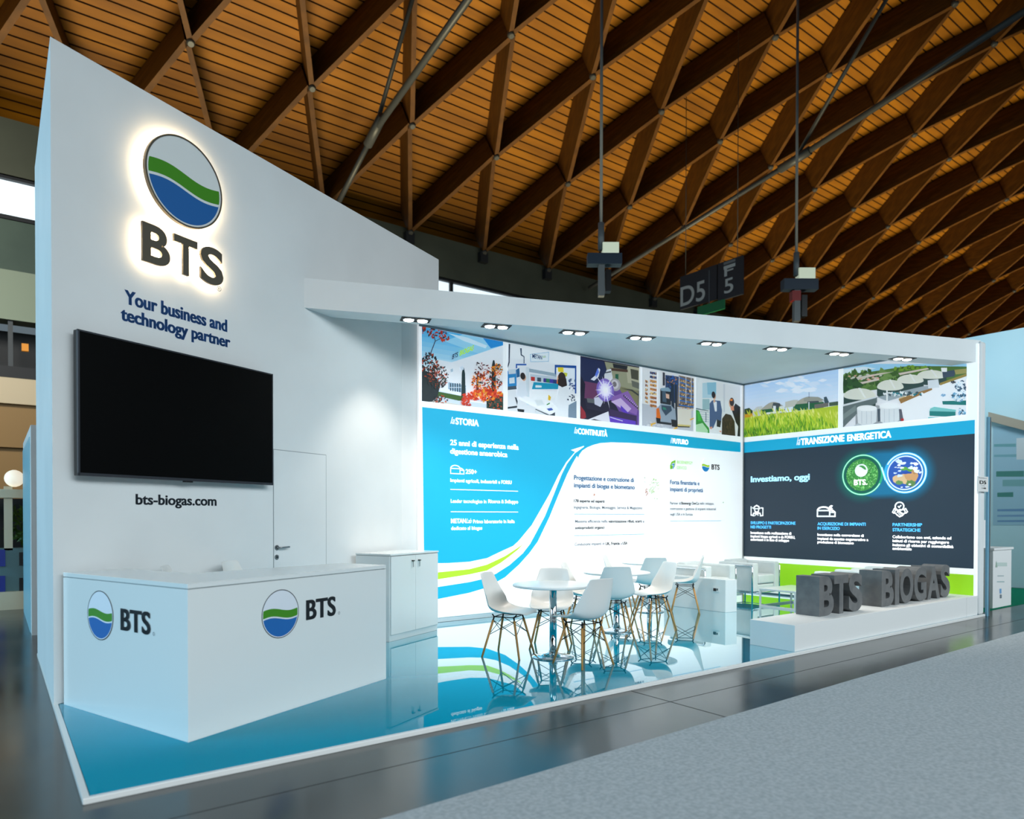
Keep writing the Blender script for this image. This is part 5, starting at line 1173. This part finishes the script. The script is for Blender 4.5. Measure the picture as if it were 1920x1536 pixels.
# ------------------------------------------------------------------ left edge: back room wall, neighbour's booth
m = MB(); m.box(0.36, 0.62, 10.15, 12.9, 0, 2.52); m.box(0.352, 0.36, 10.4, 12.8, 0, 2.4, 1)
tag(m.build('wall_left', [M_wall, mat('pale_cyan_panel', (150, 200, 214), 0.4)]), 'lower white wall behind the tower, at the left edge', 'wall', kind='structure')
bt = thing('market_booth', 'distant booth with blue panels, cream posts and a white globe lamp at the left edge', 'booth', (-0.6, 13.5, 0))
M_cream = mat('cream_paint', (236, 222, 190), 0.5); M_bp = mat('blue_panel', (10, 44, 150), 0.4); M_tg = mat('grey_teal_panel', (96, 132, 136), 0.5)
def fr(u, v, y=13.2):
    d = ray(u, v); t = (y - CAM.y) / d.y; q = CAM + d * t; return q.x, q.z
def frbox(mb, u0, u1, v0, v1, y0=13.2, dp=0.2, mi=0):
    xa, zb = fr(u0, v0, y0); xb, za = fr(u1, v1, y0); mb.box(xa, xb, y0, y0 + dp, za, zb, mi); return mb
W(frbox(MB(), -60, 52, 1030, 1116, 13.2, 0.3).build('counter_front', M_tg), bt)
W(frbox(MB(), -60, 52, 1114, 1142, 13.1, 0.5).build('kerb', M_cream), bt)
for (u0, u1, v0, v1) in ((-40, 10, 1032, 1062), (-40, 10, 1082, 1112)): W(frbox(MB(), u0, u1, v0, v1, 13.17, 0.03).build('front_panel', M_bp), bt)
for (u0, u1, v0, v1) in ((36, 49, 1036, 1060), (36, 49, 1084, 1108)): W(frbox(MB(), u0, u1, v0, v1, 13.17, 0.03).build('front_panel', M_dk), bt)
for (u0, u1) in ((7, 24), (-50, -30)): W(frbox(MB(), u0, u1, 912, 1032, 13.2, 0.15).build('post', M_cream), bt)
W(frbox(MB(), -60, 50, 916, 934, 13.15, 0.25).build('lintel', M_cream), bt)
W(frbox(MB(), -60, 52, 934, 1032, 14.4, 0.05).build('back_panel', M_dk), bt)
m = MB(); gx, gz = fr(27, 897); m.lathe([(0.02, -0.13)] + [(0.13 * math.cos(-pi / 2 + pi * i / 12), 0.13 * math.sin(-pi / 2 + pi * i / 12)) for i in range(1, 12)] + [(0.02, 0.13)], 20, (gx, 13.25, gz))
W(m.build('globe_lamp', mat('opal_globe', (236, 232, 218), 0.4, 0, 0.5, (255, 246, 224), 0.6)), bt)
m = MB(); px_, pz_ = fr(36, 985)
for i in range(60):
    t = random.uniform(0, 2 * pi); r = random.random() ** 0.5; c = Vector((px_ + 0.16 * r * math.cos(t), 13.5 + random.uniform(-0.1, 0.1), pz_ + 0.30 * r * math.sin(t))); u = Vector((random.uniform(-1, 1), random.uniform(-0.4, 0.4), random.uniform(-1, 1))).normalized() * 0.08; v = u.orthogonal().normalized() * 0.03
    m.face([c - u, c - v, c + u, c + v])
o = m.build('potted_plant', mat('dark_leaves', (52, 84, 20), 0.6)); tag(o, 'dark leafy plant inside the distant booth at the left edge', 'plant', kind='stuff')
M_gal = mat('gallery_post', (52, 60, 64), 0.5)
gl = thing('gallery_railing', 'dark gallery with posts and an orange light high on the far wall, left edge', 'gallery', (0, HY - 0.2, 5))
for i in range(14): W(MB().box(-6 + i * 0.9, -5.9 + i * 0.9, HY - 0.1, HY, 5.0, 6.2).build('post', M_gal), gl)
m = MB(); xo, zo = fr(47, 652, HY - 0.2); m.box(xo - 0.07, xo + 0.07, HY - 0.25, HY - 0.15, zo - 0.09, zo + 0.09); W(m.build('indicator_light', mat('orange_lamp', (206, 130, 20), 0.5, 0, 0.5, (220, 140, 20), 0.25)), gl)

# ------------------------------------------------------------------ hanging things under the roof
def at_depth(u, v, d):
    return CAM + ray(u, v) * d
SGP = Plane((18, 14, 0), (0, -1, 0), (-1, 0, 0))
hs_ = thing('hanging_sign', 'dark two-panel aisle sign with D5 and a green field, hanging above the canopy', 'sign', (18, 14, 8))
l0 = SGP.px(1275, 518); l1 = SGP.px(1345, 497); l2 = SGP.px(1392, 480); bb = SGP.px(1275, 581); b3 = SGP.px(1392, 551)
M_sgn = mat('sign_navy', (22, 26, 36), 0.5)
zt1 = (l0[1] + l1[1]) / 2
def slab(x0, x1, z0, z1, mt, nm, h0=-0.08, h1=0.0):
    m = MB(); m.obox(SGP.P(x0, z0, h0), SGP.U * (x1 - x0), SGP.N * (h1 - h0), Vector((0, 0, z1 - z0))); return W(m.build(nm, mt), hs_)
slab(l0[0], l1[0] - 0.02, bb[1], zt1, M_sgn, 'left_panel'); slab(l1[0] + 0.02, l2[0], b3[1], l2[1] + 0.02, M_sgn, 'right_panel')
g0 = SGP.px(1308, 582); g1 = SGP.px(1358, 566); slab(g0[0], g1[0], SGP.px(1308, 593)[1], SGP.px(1358, 561)[1], mat('sign_green', (0, 96, 56), 0.5), 'green_panel', -0.05, 0.012)
GRY = (160, 164, 166)
a = Art(SGP, 0.004); p0 = SGP.px(1276, 575); p1 = SGP.px(1322, 561); z_ = (p0[1] + p1[1]) / 2
a.text('D5', (p0[0], z_), (p1[0], z_), 0.62, GRY, 0.01)
p0 = SGP.px(1358, 551); p1 = SGP.px(1375, 546); z_ = (p0[1] + p1[1]) / 2
a.text('5', (p0[0], z_), (p1[0], z_), 0.44, GRY, 0.01); a.text('F', (p0[0], z_ + 0.52), (p1[0], z_ + 0.52), 0.3, GRY, 0.01)
q = SGP.px(1357, 500); a.poly([(q[0], q[1] - 0.1), (q[0] + 0.42, q[1] - 0.1), (q[0] + 0.42, q[1] + 0.0), (q[0], q[1] + 0.0)], GRY); a.poly([(q[0], q[1] + 0.04), (q[0] + 0.42, q[1] + 0.04), (q[0] + 0.42, q[1] + 0.12), (q[0], q[1] + 0.12)], (100, 104, 108))
q = SGP.px(1329, 540); a.poly([(q[0], q[1] - 0.6), (q[0] + 0.035, q[1] - 0.6), (q[0] + 0.035, q[1] + 0.55), (q[0], q[1] + 0.55)], (70, 76, 82))
W(a.build('lettering', None, M_plain), hs_)
m = MB()
for xx in (l0[0] + 0.2, l2[0] - 0.2): m.tube([SGP.P(xx, zt1 - 0.05, -0.04), SGP.P(xx, 16.0, -0.04)], 0.012, 6)
W(m.build('hanger', M_greymetal), hs_)
M_cab = mat('hoist_cable', (92, 96, 98), 0.5); M_hb = mat('hoist_blue', (16, 36, 54), 0.5); M_hl = mat('floodlight_lens', (206, 214, 196), 0.4, 0, 0.5, (214, 220, 190), 0.35); M_red = mat('hoist_red', (120, 20, 20), 0.5)
for (u, v0, dd, lab) in ((1127, 478, 15.5, 'dark floodlight hanging on a cable, left of the sign'), (1493, 525, 18.0, 'dark floodlight with red clamp hanging on a cable, right of the sign')):
    c = at_depth(u, v0, dd); t = thing('hanging_floodlight', lab, 'floodlight', c, 0.64, 'rigging points under the roof')
    k = dd / FPX
    def lb(u0, u1, w0, w1, mt, nm, dp=0.25):
        m = MB(); m.box(u0 * k, u1 * k, -dp / 2, dp / 2, -w1 * k, -w0 * k); o = m.build(nm, mt, t); o.rotation_euler = (0, 0, -1.2746); return o
    lb(-26, 38, 0, 20, M_hb, 'truss_arm'); lb(2, 32, -20, 0, M_hl, 'lamp_box')
    lb(-5, 6, 20, 78, M_cab, 'drop_rod', 0.15); lb(8, 18, 30, 70, M_black, 'motor', 0.2)
    if u > 1300: lb(-10, 6, 22, 40, M_red, 'clamp', 0.2)
    m = MB(); m.tube([(0, 0, 0.1), (0, 0, VZ + math.sqrt(VR * VR - (c.y - VY) ** 2) - c.z)], 0.035, 8); m.tube([(0, 0, 0.1), (0, 0, 0.7)], 0.07, 8); m.build('cable', M_cab, t)

# steel ties across the vault
def tie(a_, b_, r, parent, nm='rod'):
    m = MB(); m.tube([a_, b_], r, 10); return W(m.build(nm, M_greymetal), parent)
def on_x(u, v, x): d = ray(u, v); return CAM + d * ((x - CAM.x) / d.x)
for i, (u0, v0, knot, far, up, lab) in enumerate((((618), 412, (703, 245), (905, -40), (790, -60), 'grey steel tie rods running up from the eave above the tower'), ((1105), 540, (1490, 300), (2000, -30), (1690, -50), 'grey steel tie rods running up from the eave above the lounge'))):
    d = ray(u0, v0); E0 = CAM + d * ((HY - 0.3 - CAM.y) / d.y)
    t = thing('tie_rod', lab, 'tie rod', E0)
    K = on_x(*knot, E0.x)
    def to_roof(P):
        for j in range(125):       # follow the rod until it meets a roof rib
            q = K + (P - K) * (j / 100.0)
            if math.hypot(q.y - VY, q.z - VZ) > VR + 0.25: break
        return q
    Fp = to_roof(on_x(*far, E0.x)); U_ = to_roof(on_x(*up, E0.x))
    tie(E0, K, 0.075, t); tie(K, Fp, 0.085, t); tie(K, U_, 0.055, t, 'strut')
    m = MB(); m.tube([K + (E0 - K).normalized() * 0.5, K - (E0 - K).normalized() * 0.5], 0.13, 10); W(m.build('joint', M_greymetal), t)
